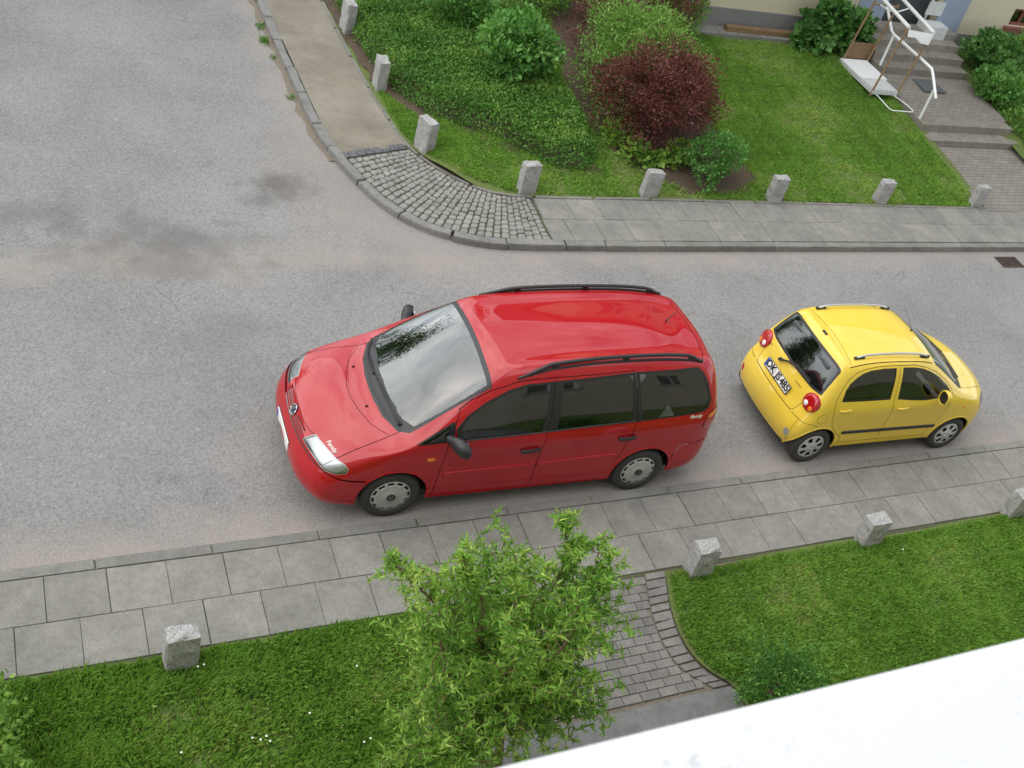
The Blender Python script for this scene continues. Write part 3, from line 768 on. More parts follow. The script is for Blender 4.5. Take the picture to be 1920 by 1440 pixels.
        MB().tube([Vector(sk.over(*q)[0])+Vector((-.005, 0, .018)) for q in densify(bl, 3)], .008, 6).build('blade', CM['seal'], w, smooth=True)
    pl = MB().box((-.012, 0, .50), (.012, .53, .118)).build('number_plate', CM['white_plate'], car, bevel=.003); 
    MB().box((-.019, .243, .50), (.004, .036, .10)).build('country_strip', CM['plate_blue'], pl)
    MB().box((-.002, 0, .50), (.012, .55, .135)).build('plate_holder', CM['black'], car)
    bn, bq = sk.nrm((.085, 0, .757)); bq = Vector((bq.x, 0, bq.z)); bn = Vector((bn.x, 0, bn.z)).normalized()
    br = Vector((0, -1, 0)); bu = bn.cross(br); b = empty('badge', bq, 0, car)
    b.matrix_local = Matrix(((br.x, bu.x, bn.x, bq.x+bn.x*.012), (br.y, bu.y, bn.y, 0), (br.z, bu.z, bn.z, bq.z+bn.z*.012), (0, 0, 0, 1)))
    m = MB(); r = .058; m.tube([(r*cos(2*pi*k/28), r*sin(2*pi*k/28), 0) for k in range(29)], .0055, 8)
    for pts in ([(-.42, .85), (0, .1), (.42, .85)], [(-.88, .38), (-.42, -.8), (0, .0), (.42, -.8), (.88, .38)]):
        m.tube([(u_*r, v_*r, .002) for u_, v_ in pts], .0045, 6)
    m.build('emblem', CM['chrome'], b, smooth=True)
    MB().tube([(0, 0, -.02), (0, 0, -.001)], .057, 28).build('emblem_back', flat('badge_blue', (.02, .03, .07), .3), b)
    q1, n1 = sk.over(.285, -.545); q2, _ = sk.over(.338, -.715)
    c = (Vector(q1)+Vector(q2))/2; nn = Vector(sk.over(c.x, c.y)[1]); rt = (Vector(q2)-Vector(q1))
    place_text('lettering', 'Family', .062, tuple(c+nn*.005), rt, nn.cross(rt), car, CM['white_letter'], shear=.25, extrude=.0015)
    pa, _ = sk.on(4.15, 1.135); pb, nb = sk.on(4.33, 1.135); pm, nm_ = sk.on(4.22, 1.115)
    place_text('lettering', 'Family', .062, tuple(Vector(pm)+Vector(nm_)*.004), Vector((1, .06, 0)), Vector((0, .1, 1)), car, CM['white_letter'], shear=.25, extrude=.0015)
    # cabin
    MB().box((2.6, 0, .36), (3.3, 1.5, .06)).build('cabin_floor', CM['interior'], car)
    m = MB(); ellipse_loft(m, [((1.05, -.74, .93), (.12, 0, 0), (0, 0, .10)), ((1.02, -.4, .97), (.18, 0, 0), (0, 0, .13)), ((1.0, 0, .98), (.20, 0, 0), (0, 0, .13)), ((1.02, .4, .97), (.18, 0, 0), (0, 0, .13)), ((1.05, .74, .93), (.12, 0, 0), (0, 0, .10))], 18)
    m.add([(.95, -.70, 1.0), (.95, .70, 1.0), (1.30, .72, .94), (1.30, -.72, .94), (1.33, -.72, .6), (1.33, .72, .6)], [(0, 1, 2, 3), (3, 2, 5, 4)])
    m.build('dashboard', CM['dash'], car, smooth=True)
    steering(car, 1.52, -.40, .96, -1)
    for x, ys in ((1.95, (-.40, .40)), (2.82, (-.5, 0, .5)), (3.62, (-.4, .4))):
        for y in ys: rounded_seat(car, x, y, -1, .58)
    m = MB().box((1.66, 0, 1.56), (.03, .24, .065)); m.build('rear_view_mirror', CM['black'], car, bevel=.012)
    return car

# ================================================================ the yellow hatchback
def build_hatchback():
    ang = radians(-1.3); o = car_frame(10.7923, .235, 2.84, ang, .745)
    car = empty('hatchback', o, ang)
    tag(car, 'small yellow hatchback with silver roof rails and round red tail lights', 'car', 'cars parked along the kerb')
    V, N, F = car_skin(*MZ()); sk = Skin(V, N, F); P = CM['yellow']
    # rear window
    rg = [(.57, -.47, 1.405), (.57, .47, 1.405), (.58, .545, 1.385), (.58, .57, 1.35), (.51, .60, 1.2), (.41, .625, 1.045), (.375, .47, 1.022), (.362, .2, 1.018), (.36, 0, 1.016), (.362, -.2, 1.018), (.375, -.47, 1.022), (.41, -.625, 1.045), (.51, -.60, 1.2), (.58, -.57, 1.35), (.58, -.545, 1.385)]
    sk.cut('body', 'rear_frame', rg, facing=.1); sk.cut('rear_frame', 'rear_glass', shrink(rg, .032), facing=.1)
    # windscreen
    ws = [(2.08, -.50), (2.10, -.535), (2.40, -.60), (2.62, -.635), (2.68, -.625), (2.76, -.40), (2.79, -.2), (2.80, 0), (2.79, .2), (2.76, .40), (2.68, .625), (2.62, .635), (2.40, .60), (2.10, .535), (2.08, .50)]
    sk.top('body', 'screen_frame', ws)
    sk.top('screen_frame', 'screen', [(2.11, -.47), (2.38, -.55), (2.56, -.58), (2.62, -.55), (2.66, -.3), (2.675, 0), (2.66, .3), (2.62, .55), (2.56, .58), (2.38, .55), (2.11, .47)])
    rw = [(.675, 1.012), (1.425, 1.003), (1.41, 1.30), (1.398, 1.405), (1.20, 1.408), (1.005, 1.394), (.89, 1.365), (.81, 1.32), (.73, 1.25), (.69, 1.17)]
    fw = [(1.545, .998), (1.80, .968), (2.029, .953), (2.20, .968), (2.42, .985), (2.435, 1.01), (2.40, 1.06), (2.332, 1.126), (2.151, 1.243), (1.99, 1.315), (1.85, 1.362), (1.70, 1.39), (1.505, 1.404), (1.525, 1.2)]
    for w, g in ((rw, ['g1n', 'g1f']), (fw, ['g2n', 'g2f'])):
        sk.side('body', 'window_frame', w)
        c = (sum(p[0] for p in w)/len(w), sum(p[1] for p in w)/len(w))
        sk.side('window_frame', g, [(p[0]-(p[0]-.0-c[0])*.03, p[1]+.012-(p[1]-c[1])*.08) if p[1] < c[1] else (p[0]-(p[0]-c[0])*.03, p[1]-(p[1]-c[1])*.045) for p in w])
    for cx, cz, R in ((.56, .285, .325), (2.78, .285, .325)):
        sk.side(['body', 'window_frame'], 'x', [(cx+R*cos(2*pi*k/40), cz+R*sin(2*pi*k/40)) for k in range(40)], drop=True)
    # shut lines
    rd = [(1.555, .30), (1.548, .49), (1.538, .80), (1.494, .98), (1.478, 1.20), (1.455, 1.427)]
    rdo = [(1.455, 1.427), (1.25, 1.432), (1.088, 1.428), (.93, 1.41), (.80, 1.375), (.70, 1.30), (.64, 1.19), (.60, 1.06), (.60, .95), (.62, .86), (.665, .70), (.72, .60), (.83, .50), (.93, .42), (.95, .32)]
    fdo = [(1.455, 1.427), (1.70, 1.415), (1.90, 1.37), (2.10, 1.295), (2.30, 1.18), (2.45, 1.05), (2.47, .96), (2.46, .80), (2.44, .60), (2.36, .45), (2.33, .32)]
    for ln in (rd, rdo, fdo): sk.gap_side(['body', 'window_frame'], ln, .006)
    sk.gap_side('body', densify([(.93, .325), (2.36, .315)], 2), .006)
    fc = [(.50+.068*cos(2*pi*k/20), .755+.068*sin(2*pi*k/20)) for k in range(21)]
    sk.gap_side('body', fc, .004, (-1,))
    for sg in (-1, 1):
        sk.gap('body', [tuple(sk.over(x, sg*y)[0]) for x, y in densify([(.70, .565), (1.1, .552), (1.6, .548), (2.03, .53)], 3)], .012)
        sk.gap('body', [tuple(sk.over(x, sg*y)[0]) for x, y in densify([(2.70, .60), (2.9, .56), (3.10, .50), (3.25, .45)], 2)], .006)
        sk.gap_end('body', [(sg*y, z) for y, z in ((0, .668), (.42, .668), (.455, .676), (.475, .70), (.50, .80), (.505, .84))], .006)
        sk.gap_end('body', [(sg*y+.02, z) for y, z in ((0, .725), (.27, .725), (.295, .735), (.305, .755), (.31, .83))], .004)
        sk.gap_side('body', [(.22, .665), (.36, .675), (.43, .665), (.50, .63)], .005, (sg,))
    sk.gap('body', [tuple(sk.over(x, y)[0]) for x, y in densify([(.715, -.54), (.745, -.3), (.755, 0), (.745, .3), (.715, .54)], 3)], .006)
    # headlights at the front corners
    hlp = [(3.10, -.67, .80), (3.20, -.60, .83), (3.32, -.47, .79), (3.35, -.48, .70), (3.29, -.62, .66), (3.18, -.70, .68)]
    sk.cut('body', 'hln', hlp, facing=.1); sk.cut('body', 'hlf', mirror(hlp), facing=.1)
    fr = inside([(1.455, 1.427), (1.70, 1.415), (1.90, 1.37), (2.10, 1.295), (2.30, 1.18), (2.45, 1.05), (2.47, .96), (2.46, .80), (2.44, .60), (2.36, .45), (2.33, .32), (1.555, .32), (1.548, .49), (1.538, .80), (1.494, .98), (1.478, 1.20)])
    rr = inside(rdo+[(1.555, .32), (1.548, .49), (1.538, .80), (1.494, .98), (1.478, 1.20)])
    for sg, d in ((-1, 'n'), (1, 'f')):
        sk.take('body', 'fd'+d, lambda c: c[1]*sg > .3 and fr(c)); sk.take('body', 'rd'+d, lambda c: c[1]*sg > .3 and rr(c))
    sk.take('body', 'hatch', lambda c: (c[0] < .36 and abs(c[1]) < .51 and .674 < c[2] < 1.02 and not (abs(c[1]) > .45 and c[2] < .70)) or (c[0] < .75 and c[2] > 1.405 and abs(c[1]) < .56))
    sk.take('body', 'bumper', lambda c: c[0] < .26 and c[2] < .668 and abs(c[1]) < .62)
    liner = [pl for r in ('body', 'fdn', 'fdf', 'rdn', 'rdf', 'hatch') for pl in sk.reg[r] if pl[:, 0].mean() < 2.7]
    sk.build('body_shell', 'body', P, car); sk.build('hatch', 'hatch', P, car); sk.build('rear_bumper', 'bumper', P, car, off=.006)
    doors = {}
    for d in 'nf':
        for k in ('fd', 'rd'): doors[k+d] = sk.build('door', k+d, P, car)
    sk.build('panel_gaps', 'gap', CM['gap'], car, off=-.005)
    sk.build('rear_window_surround', 'rear_frame', CM['seal'], car, off=.001); sk.build('rear_window', 'rear_glass', CM['glass'], car, off=0)
    sk.build('windscreen_surround', 'screen_frame', CM['black'], car, off=-.002); sk.build('windscreen', 'screen', CM['screen'], car, off=-.002)
    [sk.build('window_surround', 'window_frame', CM['seal'], car, off=-.002, filt=lambda pl, sg=sg: pl[:, 1].mean()*sg > 0) for sg in (-1, 1)]
    sk.build('interior_lining', liner, CM['interior'], car, off=-.03)
    for d in 'nf':
        for g in 'g1', 'g2': sk.build('side_window', g+d, CM['glass'], car, off=-.006)
        h = sk.build('headlight', 'hl'+d, CM['clear'], car, off=.002); sk.build('reflector', 'hl'+d, CM['reflector'], h, off=-.02)
    MB().box((1.72, 0, .29), (2.5, 1.2, .14)).build('underbody', CM['dirt'], car)  # dark box put in to stop light passing under the shell
    for wx in (.56, 2.78):
        wheel_well(sk, car, wx, .285, .337, .755, .45); arch_lip(sk, car, wx, .285, .325, P)
        for sg in (-1, 1):
            w = make_wheel(car, (wx, sg*.742, .275), sg, .275, .17, .185, 7, (.085, .158), (2, 3, 4), dict(rubber=CM['rubber'], hubcap=CM['hubcap2'], dark_rim=CM['dark_rim']))
            w.rotation_euler = (0, radians(20 if wx < 1 else 5), 0)
    for sg, d in ((-1, 'n'), (1, 'f')):
        for a, b, k in ((.915, 1.545, 'rd'), (1.56, 2.43, 'fd')):
            side_strip(sk, doors[k+d], 'side_moulding', densify([(a, .503-.02*(a-.9)/1.53), (b, .503-.02*(b-.9)/1.53)], 6), .05, .016, CM['black'], sg)
        for x0, z0, k in ((.775, .89, 'rd'), (1.685, .865, 'fd')):
            p, n = sk.on(x0, z0, sg); m = MB()
            ellipse_loft(m, [((x0-.085+i*.0213, p[1]+sg*(.004+.02*sin(pi*i/8)), z0), (0, .012, 0), (0, 0, .012+.012*sin(pi*i/8))) for i in range(9)], 12)
            m.build('handle', P, doors[k+d], smooth=True)
        # faint body crease as a raised bead
        p, n = sk.on(2.781, .778, sg); MB().box((2.781, p[1]+sg*.003, .778), (.035, .014, .018)).build('side_indicator', CM['orange'], car, bevel=.004)
        mr = empty('wing_mirror', (2.20, sg*.75, 1.03), 0, car)
        m = MB()
        ellipse_loft(m, [((.09, sg*.01, -.01), (0, .01, 0), (0, 0, .02)), ((.075, sg*.06, .03), (0, .05, 0), (0, 0, .06)), ((.05, sg*.09, .04), (0, .075, 0), (0, 0, .085)), ((.01, sg*.10, .045), (0, .085, 0), (0, 0, .10)), ((-.03, sg*.10, .045), (0, .085, 0), (0, 0, .10)), ((-.035, sg*.10, .045), (0, .075, 0), (0, 0, .09)), ((-.02, sg*.10, .045), (0, .07, 0), (0, 0, .085))], 20)
        m.build('mirror_housing', P, mr, smooth=True)
        g = MB(); ellipse_loft(g, [((-.016, sg*.10, .045), (0, .07, 0), (0, 0, .085)), ((-.022, sg*.10, .045), (0, .068, 0), (0, 0, .082))], 20); g.build('mirror_glass', CM['seal'], mr)
        # roof rails
        rl = empty('roof_rail', (0, 0, 0), 0, car); pts = []; xs = np.linspace(.80, 1.96, 14)
        for x in xs:
            z = sk.over(x, sg*.475)[0][2]; f = min(1, (x-.80)/.10, (1.96-x)/.10); pts.append((float(x), sg*.475, z+.012+.03*max(0, f)))
        MB().tube(pts, .014, 10).build('rail_bar', CM['silver'], rl, smooth=True)
        for x in (.86, 1.90):
            z = sk.over(x, sg*.475)[0][2]; MB().box((x, sg*.475, z+.012), (.15, .034, .03)).build('rail_foot', CM['black'], rl, bevel=.008)
        # round tail light
        c = Vector((.365, sg*.575, .915)); n, q = sk.nrm(c); c = q+n*.0
        n = (n+Vector((-.35, 0, .05))).normalized(); u = n.cross(Vector((0, 0, 1))).normalized(); v = u.cross(n)
        tl = empty('tail_light', c, 0, car); Mt = Matrix(((u.x, v.x, n.x, c.x), (u.y, v.y, n.y, c.y), (u.z, v.z, n.z, c.z), (0, 0, 0, 1))); tl.matrix_local = Mt
        MB().lathe([(.122, -.05), (.122, .006), (.117, .014), (.108, .016)], 36, 'z').build('lamp_rim', CM['redlens'], tl, smooth=True)
        MB().lathe([(.113, .012), (.100, .020), (.072, .027), (.036, .031), (.001, .032)], 36, 'z').build('red_lens', CM['redlens'], tl, smooth=True)
        for nm, dx, dy, r, mt in (('reversing_lens', .042, -.036, .038, CM['white_letter']), ('indicator_lens', -.05, -.06, .034, CM['orange'])):
            z0 = .020
            o2 = MB().lathe([(r, z0-.02), (r, z0+.004), (r*.8, z0+.012), (.001, z0+.016)], 20, 'z', c=(dx*(-sg), dy, 0)).build(nm, mt, tl, smooth=True)
    # bumper lamps
    for sg, mt, nm in ((-1, CM['reflector'], 'reversing_lamp'), (1, CM['redlens'], 'fog_lamp')):
        p = Vector((.20, sg*.585, .45)); n, q = sk.nrm(p); m = MB(); u = n.cross(Vector((0, 0, 1))).normalized(); v = u.cross(n)
        ellipse_loft(m, [(q-n*.01, u*.042, v*.055), (q+n*.004, u*.042, v*.055), (q+n*.010, u*.03, v*.04)], 18); m.build(nm, mt, car, smooth=True)
    # plate
    pc = Vector((.288, .03, .787)); pn, q = sk.nrm(pc); r = Vector((0, -1, 0)); n = Vector((-.9, 0, .30)).normalized(); u = r.cross(n); u = -u if u.z < 0 else u
    c = q+n*.012
    plt = empty('number_plate', c, 0, car); plt.matrix_local = Matrix(((r.x, u.x, n.x, c.x), (r.y, u.y, n.y, c.y), (r.z, u.z, n.z, c.z), (0, 0, 0, 1)))
    MB().box((0, -.004, -.006), (.58, .128, .01)).build('plate_holder', CM['black'], plt)
    MB().box((0, 0, .001), (.56, .112, .006)).build('plate_face', CM['white_plate'], plt, bevel=.002)
    MB().box((-.258, 0, .0045), (.04, .105, .004)).build('country_strip', CM['plate_blue'], plt)
    for s_, x_ in (('OK', -.165), ('JS', .025), ('485', .183)):
        place_text('characters', s_, .128, (x_, .002, .006), (1, 0, 0), (0, 1, 0), plt, CM['ink'], extrude=.001, bold=.0045)
    for dy in (.022, -.022): MB().tube([(-.068, dy, .003), (-.068, dy, .007)], .014, 14).build('seal', CM['silver'], plt)
    pb = sk.nrm((.36, .47, .93)); place_text('lettering', 'MATIZ', .034, tuple(pb[1]+pb[0]*.004), (0.05, -1, 0), (.4, 0, 1), car, CM['ink'], extrude=.001)
    pb = sk.nrm((.335, -.30, .92)); place_text('lettering', 'CHEVROLET', .026, tuple(pb[1]+pb[0]*.004), (0.03, -1, 0), (.4, 0, 1), car, CM['chrome'], extrude=.001)
    w = empty('wiper', (0, 0, 0), 0, car)
    wp = [Vector((.33, .16, .925)), Vector((.355, .03, 1.01)), Vector((.385, -.16, 1.05)), Vector((.395, -.42, 1.05))]
    wp = [sk.nrm(p)[1]+sk.nrm(p)[0]*.035 for p in wp]
    MB().tube([wp[0]-Vector((-.05, 0, 0)), wp[0]], .02, 10).build('pivot', CM['black'], w, smooth=True)
    MB().tube(wp, [.016, .013, .010, .007], 8).build('arm', CM['black'], w, smooth=True)
    MB().tube([p+Vector((.012, 0, .018)) for p in (wp[1], wp[2], wp[3])], .007, 6).build('blade', CM['seal'], w, smooth=True)
    p, n = sk.over(.63, .0); MB().box((p[0], 0, p[2]+.004), (.03, .09, .016)).build('brake_light', CM['black'], car, bevel=.004)
    p, n = sk.over(2.04, .03); MB().tube([tuple(p), (p[0]-.005, p[1], p[2]+.02)], .014, 8).build('antenna_base', CM['black'], car)
    MB().tube([(p[0]-.005, p[1], p[2]+.02), (p[0]-.12, p[1]+.20, p[2]+.26)], .0022, 6).build('antenna', CM['black'], car)
    for bl in ([(2.74, -.45), (2.70, -.1), (2.66, .15)], [(2.77, .0), (2.72, .3), (2.66, .5)]):
        MB().tube([Vector(sk.over(*q)[0])+Vector((0, 0, .02)) for q in bl], .008, 6).build('windscreen_wiper', CM['seal'], car)
    # cabin
    MB().box((1.5, 0, .36), (2.0, 1.3, .05)).build('cabin_floor', CM['interior'], car)
    m = MB(); ellipse_loft(m, [((2.55, y, .90), (.14, 0, 0), (0, 0, .09)) for y in (-.62, -.3, 0, .3, .62)], 16); m.build('dashboard', CM['dash'], car, smooth=True)
    steering(car, 2.18, .32, .92, 1)
    for x, ys in ((1.68, (-.32, .32)), (.95, (-.32, .32))):
        for y in ys: rounded_seat(car, x, y, 1, .52, .44)
    return car
# ---------------------------------------------------------------- the place: materials
def asphalt_mat():
    t = NT('asphalt'); p = t.pos(); sp = t.n('ShaderNodeSeparateXYZ'); t.l(p, sp.inputs[0]); X, Y = sp.outputs[0], sp.outputs[1]
    big = t.noise(p, .55, 5, .6, .4); mid = t.noise(p, 2.6, 5, .6)
    fine = t.noise(p, 55, 4, .85)
    vo = t.n('ShaderNodeTexVoronoi'); vo.inputs['Scale'].default_value = 46; t.l(p, vo.inputs['Vector'])
    base = t.ramp(big, [(.32, (.192, .189, .186)), (.55, (.236, .231, .225)), (.72, (.266, .258, .247))])
    base = t.mix(t.math('MULTIPLY', mid, .25), base, (.33, .32, .30))
    # chippings: each a stone of its own shade
    st = t.ramp(vo.outputs['Color'], [(0, (.60, .60, .61)), (.5, (1.0, 1.0, 1.0)), (.92, (1.2, 1.19, 1.18)), (1, (1.9, 1.86, 1.8))])
    base = t.mix(.7, base, st, 'MULTIPLY')
    cv = t.n('ShaderNodeTexVoronoi'); cv.feature = 'DISTANCE_TO_EDGE'; cv.inputs['Scale'].default_value = .42
    wv = t.n('ShaderNodeVectorMath'); wv.operation = 'ADD'; nz = t.n('ShaderNodeTexNoise'); nz.inputs['Scale'].default_value = 2.2; nz.inputs['Detail'].default_value = 6; t.l(p, nz.inputs['Vector'])
    sc = t.n('ShaderNodeVectorMath'); sc.operation = 'SCALE'; sc.inputs['Scale'].default_value = .55; t.l(nz.outputs['Color'], sc.inputs[0]); t.l(p, wv.inputs[0]); t.l(sc.outputs[0], wv.inputs[1]); t.l(wv.outputs[0], cv.inputs['Vector'])
    crk = t.math('MULTIPLY', t.ramp(cv.outputs['Distance'], [(0, (1, 1, 1)), (.006, (0, 0, 0))]), t.ramp(t.noise(p, .8, 3), [(.52, (0, 0, 0)), (.6, (1, 1, 1))]))
    base = t.mix(t.math('MULTIPLY', crk, .5), base, (.09, .085, .08))
    base = t.mix(.8, base, t.ramp(fine, [(.3, (.62, .62, .63)), (.62, (1.15, 1.15, 1.14)), (.75, (1.7, 1.68, 1.62))]), 'MULTIPLY')
    # sand washed against the kerbs
    wob = t.math('MULTIPLY', t.math('SUBTRACT', t.noise(p, 1.3, 5, .65), .5), 1.5)
    def band(coord, at, width):
        d = t.math('ABSOLUTE', t.math('SUBTRACT', coord, at)); d = t.math('ADD', d, wob)
        m = t.n('ShaderNodeMapRange'); m.inputs['From Min'].default_value = width; m.inputs['From Max'].default_value = 0.0; t.l(d, m.inputs['Value']); return m.outputs[0]
    sand = t.math('MAXIMUM', band(Y, .1, .62), t.math('MULTIPLY', band(Y, 4.62, .45), .8))
    dx = t.math('SUBTRACT', X, 5.9); dy = t.math('SUBTRACT', Y, 6.7)
    rr = t.math('SQRT', t.math('ADD', t.math('MULTIPLY', dx, dx), t.math('MULTIPLY', dy, dy)))
    corner = t.n('ShaderNodeMapRange'); corner.inputs['From Min'].default_value = 3.1; corner.inputs['From Max'].default_value = 2.1; t.l(t.math('ADD', rr, wob), corner.inputs['Value'])
    sand = t.math('MAXIMUM', sand, t.math('MULTIPLY', corner.outputs[0], .55))
    side = band(X, 3.9, .42); ymask = t.math('GREATER_THAN', Y, 5.6); side = t.math('MULTIPLY', side, ymask)
    sand = t.math('MAXIMUM', sand, t.math('MULTIPLY', side, .7))
    grain = t.ramp(fine, [(.3, (.20, .17, .145)), (.5, (.31, .27, .235)), (.7, (.42, .37, .325))])
    base = t.mix(t.math('MULTIPLY', sand, .78), base, grain)
    # damp or oily dark marks
    def spot(x, y, rx, ry, s):
        a = t.math('DIVIDE', t.math('SUBTRACT', X, x), rx); b = t.math('DIVIDE', t.math('SUBTRACT', Y, y), ry)
        d = t.math('ADD', t.math('SQRT', t.math('ADD', t.math('MULTIPLY', a, a), t.math('MULTIPLY', b, b))), t.math('MULTIPLY', t.math('SUBTRACT', mid, .5), 2.6))
        m = t.n('ShaderNodeMapRange'); m.inputs['From Min'].default_value = 1.0; m.inputs['From Max'].default_value = .1; m.inputs['To Max'].default_value = s; t.l(d, m.inputs['Value']); return m.outputs[0]
    for q in SPOTS: base = t.mix(spot(*q), base, (.115, .108, .10))
    t.set(Base_Color=base, Roughness=.88, Specular_IOR_Level=.3)
    t.bump(t.math('ADD', fine, t.math('MULTIPLY', vo.outputs['Distance'], .8)), .5, .006)
    return t.m
SPOTS = [(3.35, 6.35, .6, .40, .75), (3.0, 6.0, .4, .28, .6), (1.6, 4.9, 1.6, .75, .55), (.2, 5.6, 1.0, .55, .45), (2.2, 3.4, .6, .4, .25), (5.8, 1.2, 1.9, .9, .35), (9.4, .9, .5, .4, .35)]

def concrete(name, col, speck=.5, moss=0.0, scale=1.0):
    t = NT(name); p = t.pos(); o = t.rnd()
    f = t.noise(p, 62*scale, 5, .8); m = t.noise(p, 3.2*scale, 6, .68); vo = t.n('ShaderNodeTexVoronoi'); vo.inputs['Scale'].default_value = 75*scale; t.l(p, vo.inputs['Vector'])
    c = t.ramp(m, [(.3, tuple(x*.80 for x in col)), (.7, tuple(x*1.14 for x in col))])
    sh = t.n('ShaderNodeMapRange'); sh.inputs['To Min'].default_value = .91; sh.inputs['To Max'].default_value = 1.08; t.l(o, sh.inputs['Value'])
    cmb = t.n('ShaderNodeCombineColor'); [t.l(sh.outputs[0], cmb.inputs[k]) for k in range(3)]
    c = t.mix(1.0, c, cmb.outputs[0], 'MULTIPLY')
    c = t.mix(speck, c, t.ramp(f, [(.3, (.66, .66, .66)), (.55, (1.05, 1.05, 1.04)), (.74, (1.55, 1.52, 1.46))]), 'MULTIPLY')
    c = t.mix(speck*.7, c, t.ramp(vo.outputs['Color'], [(0, (.7, .7, .7)), (1, (1.28, 1.27, 1.25))]), 'MULTIPLY')
    c = t.mix(.55, c, t.ramp(t.noise(p, 11*scale, 6, .72), [(.33, (.72, .71, .69)), (.55, (1.0, 1.0, 1.0)), (.8, (1.1, 1.1, 1.08))]), 'MULTIPLY')
    if moss: c = t.mix(t.math('MULTIPLY', t.ramp(t.noise(p, 5, 6, .7), [(.52, (0, 0, 0)), (.68, (1, 1, 1))]), moss), c, (.10, .12, .045))
    t.set(Base_Color=c, Roughness=.9, Specular_IOR_Level=.25); t.bump(f, .35, .004)
    return t.m

def granite_mat():
    t = NT('granite'); p = t.pos(); vo = t.n('ShaderNodeTexVoronoi'); vo.inputs['Scale'].default_value = 85; t.l(p, vo.inputs['Vector'])
    f = t.noise(p, 130, 3, .8); m = t.noise(p, 9, 5, .65)
    c = t.ramp(vo.outputs['Color'], [(0, (.21, .21, .21)), (.35, (.34, .335, .325)), (.7, (.43, .42, .41)), (1, (.56, .55, .53))])
    c = t.mix(.7, c, t.ramp(f, [(.32, (.5, .5, .5)), (.6, (1.1, 1.1, 1.1))]), 'MULTIPLY')
    c = t.mix(t.math('MULTIPLY', t.ramp(m, [(.55, (0, 0, 0)), (.72, (1, 1, 1))]), .45), c, (.20, .205, .12))
    t.set(Base_Color=c, Roughness=.85); t.bump(t.math('ADD', f, t.math('MULTIPLY', m, 2.)), .6, .008); return t.m

def soil_mat(name='soil', col=(.085, .058, .038)):
    t = NT(name); p = t.pos(); f = t.noise(p, 45, 6, .75); m = t.noise(p, 4, 5)
    c = t.ramp(f, [(.3, tuple(x*.45 for x in col)), (.6, tuple(x*1.2 for x in col)), (.8, tuple(min(1, x*2.1) for x in col))])
    c = t.mix(t.math('MULTIPLY', m, .5), c, tuple(x*1.35 for x in col)); t.set(Base_Color=c, Roughness=.97); t.bump(f, .8, .02); return t.m

def sand_mat():
    t = NT('trodden_sand'); p = t.pos(); f = t.noise(p, 120, 4, .8); m = t.noise(p, 1.5, 6, .65, .3); g = t.noise(p, 7, 5, .7)
    c = t.ramp(m, [(.3, (.165, .148, .112)), (.55, (.235, .212, .168)), (.75, (.285, .26, .21))])
    c = t.mix(t.math('MULTIPLY', t.ramp(g, [(.5, (0, 0, 0)), (.7, (1, 1, 1))]), .45), c, (.17, .15, .10))
    c = t.mix(.7, c, t.ramp(f, [(.3, (.6, .6, .6)), (.55, (1.05, 1.05, 1.05)), (.76, (1.6, 1.6, 1.55))]), 'MULTIPLY')
    t.set(Base_Color=c, Roughness=.95); t.bump(f, .5, .006); return t.m

def turf_mat():
    t = NT('turf'); p = t.pos(); f = t.noise(p, 40, 6, .75); m = t.noise(p, 1.6, 5, .6)
    c = t.ramp(f, [(.3, (.07, .085, .024)), (.6, (.13, .20, .04)), (.8, (.25, .27, .09))])
    c = t.mix(t.math('MULTIPLY', t.ramp(m, [(.45, (0, 0, 0)), (.7, (1, 1, 1))]), .5), c, (.13, .11, .045))
    t.set(Base_Color=c, Roughness=.95); t.bump(f, .8, .02); return t.m

def leaf_mat(name, dark, mid, light, rough=.5, trans=.25, spec=.22):
    t = NT(name); a = t.n('ShaderNodeAttribute'); a.attribute_name = 'tint'
    c = t.ramp(a.outputs['Fac'], [(0, dark), (.5, mid), (1, light)])
    t.set(Base_Color=c, Roughness=rough, Specular_IOR_Level=spec)
    tr = t.n('ShaderNodeBsdfTranslucent'); hs = t.mix(.6, c, (1.3, 1.4, .5), 'MULTIPLY'); t.l(hs, tr.inputs['Color'])
    mx = t.n('ShaderNodeMixShader'); mx.inputs[0].default_value = trans; t.l(t.b.outputs[0], mx.inputs[1]); t.l(tr.outputs[0], mx.inputs[2]); t.l(mx.outputs[0], t.out.inputs['Surface'])
    return t.m

def bark_mat(name, col):
    t = NT(name); p = t.obj(); mp = t.n('ShaderNodeMapping'); mp.inputs['Scale'].default_value = (1, 1, .25); t.l(p, mp.inputs[0]); f = t.noise(mp.outputs[0], 40, 5, .7)
    t.set(Base_Color=t.ramp(f, [(.3, tuple(x*.5 for x in col)), (.7, tuple(x*1.3 for x in col))]), Roughness=.9); t.bump(f, .7, .01); return t.m

PM = dict(asphalt=asphalt_mat(), slab=concrete('paving_concrete', (.235, .228, .204)), kerb=concrete('kerb_concrete', (.215, .21, .19), .5, .3), granite=granite_mat(),
          gkerb=concrete('kerb_granite', (.225, .22, .215), .7, .35), sett=concrete('sett_stone', (.265, .257, .235), .6, .1, .8), darksett=concrete('dark_sett', (.125, .128, .135), .5), step=concrete('step_concrete', (.245, .225, .19), .5, .25),
          paver=concrete('paver_concrete', (.20, .19, .175), .5, .15), soil=soil_mat(), sand=sand_mat(), turf=turf_mat(), joint=soil_mat('joint_soil', (.085, .088, .045)), dirt=soil_mat('kerb_dirt', (.185, .155, .115)))

# ---------------------------------------------------------------- levels
def far_y(x, y): return y-.0165*(x-7.3)       # the far kerb drifts towards the camera by this much
def terr(x, y):
    g = np.minimum(np.maximum(np.asarray(y)-5.95, 0), np.maximum(np.asarray(x)-5.2, 0)); return .10+np.minimum(.12*g, .64)
ZN, ZF = .08, .10

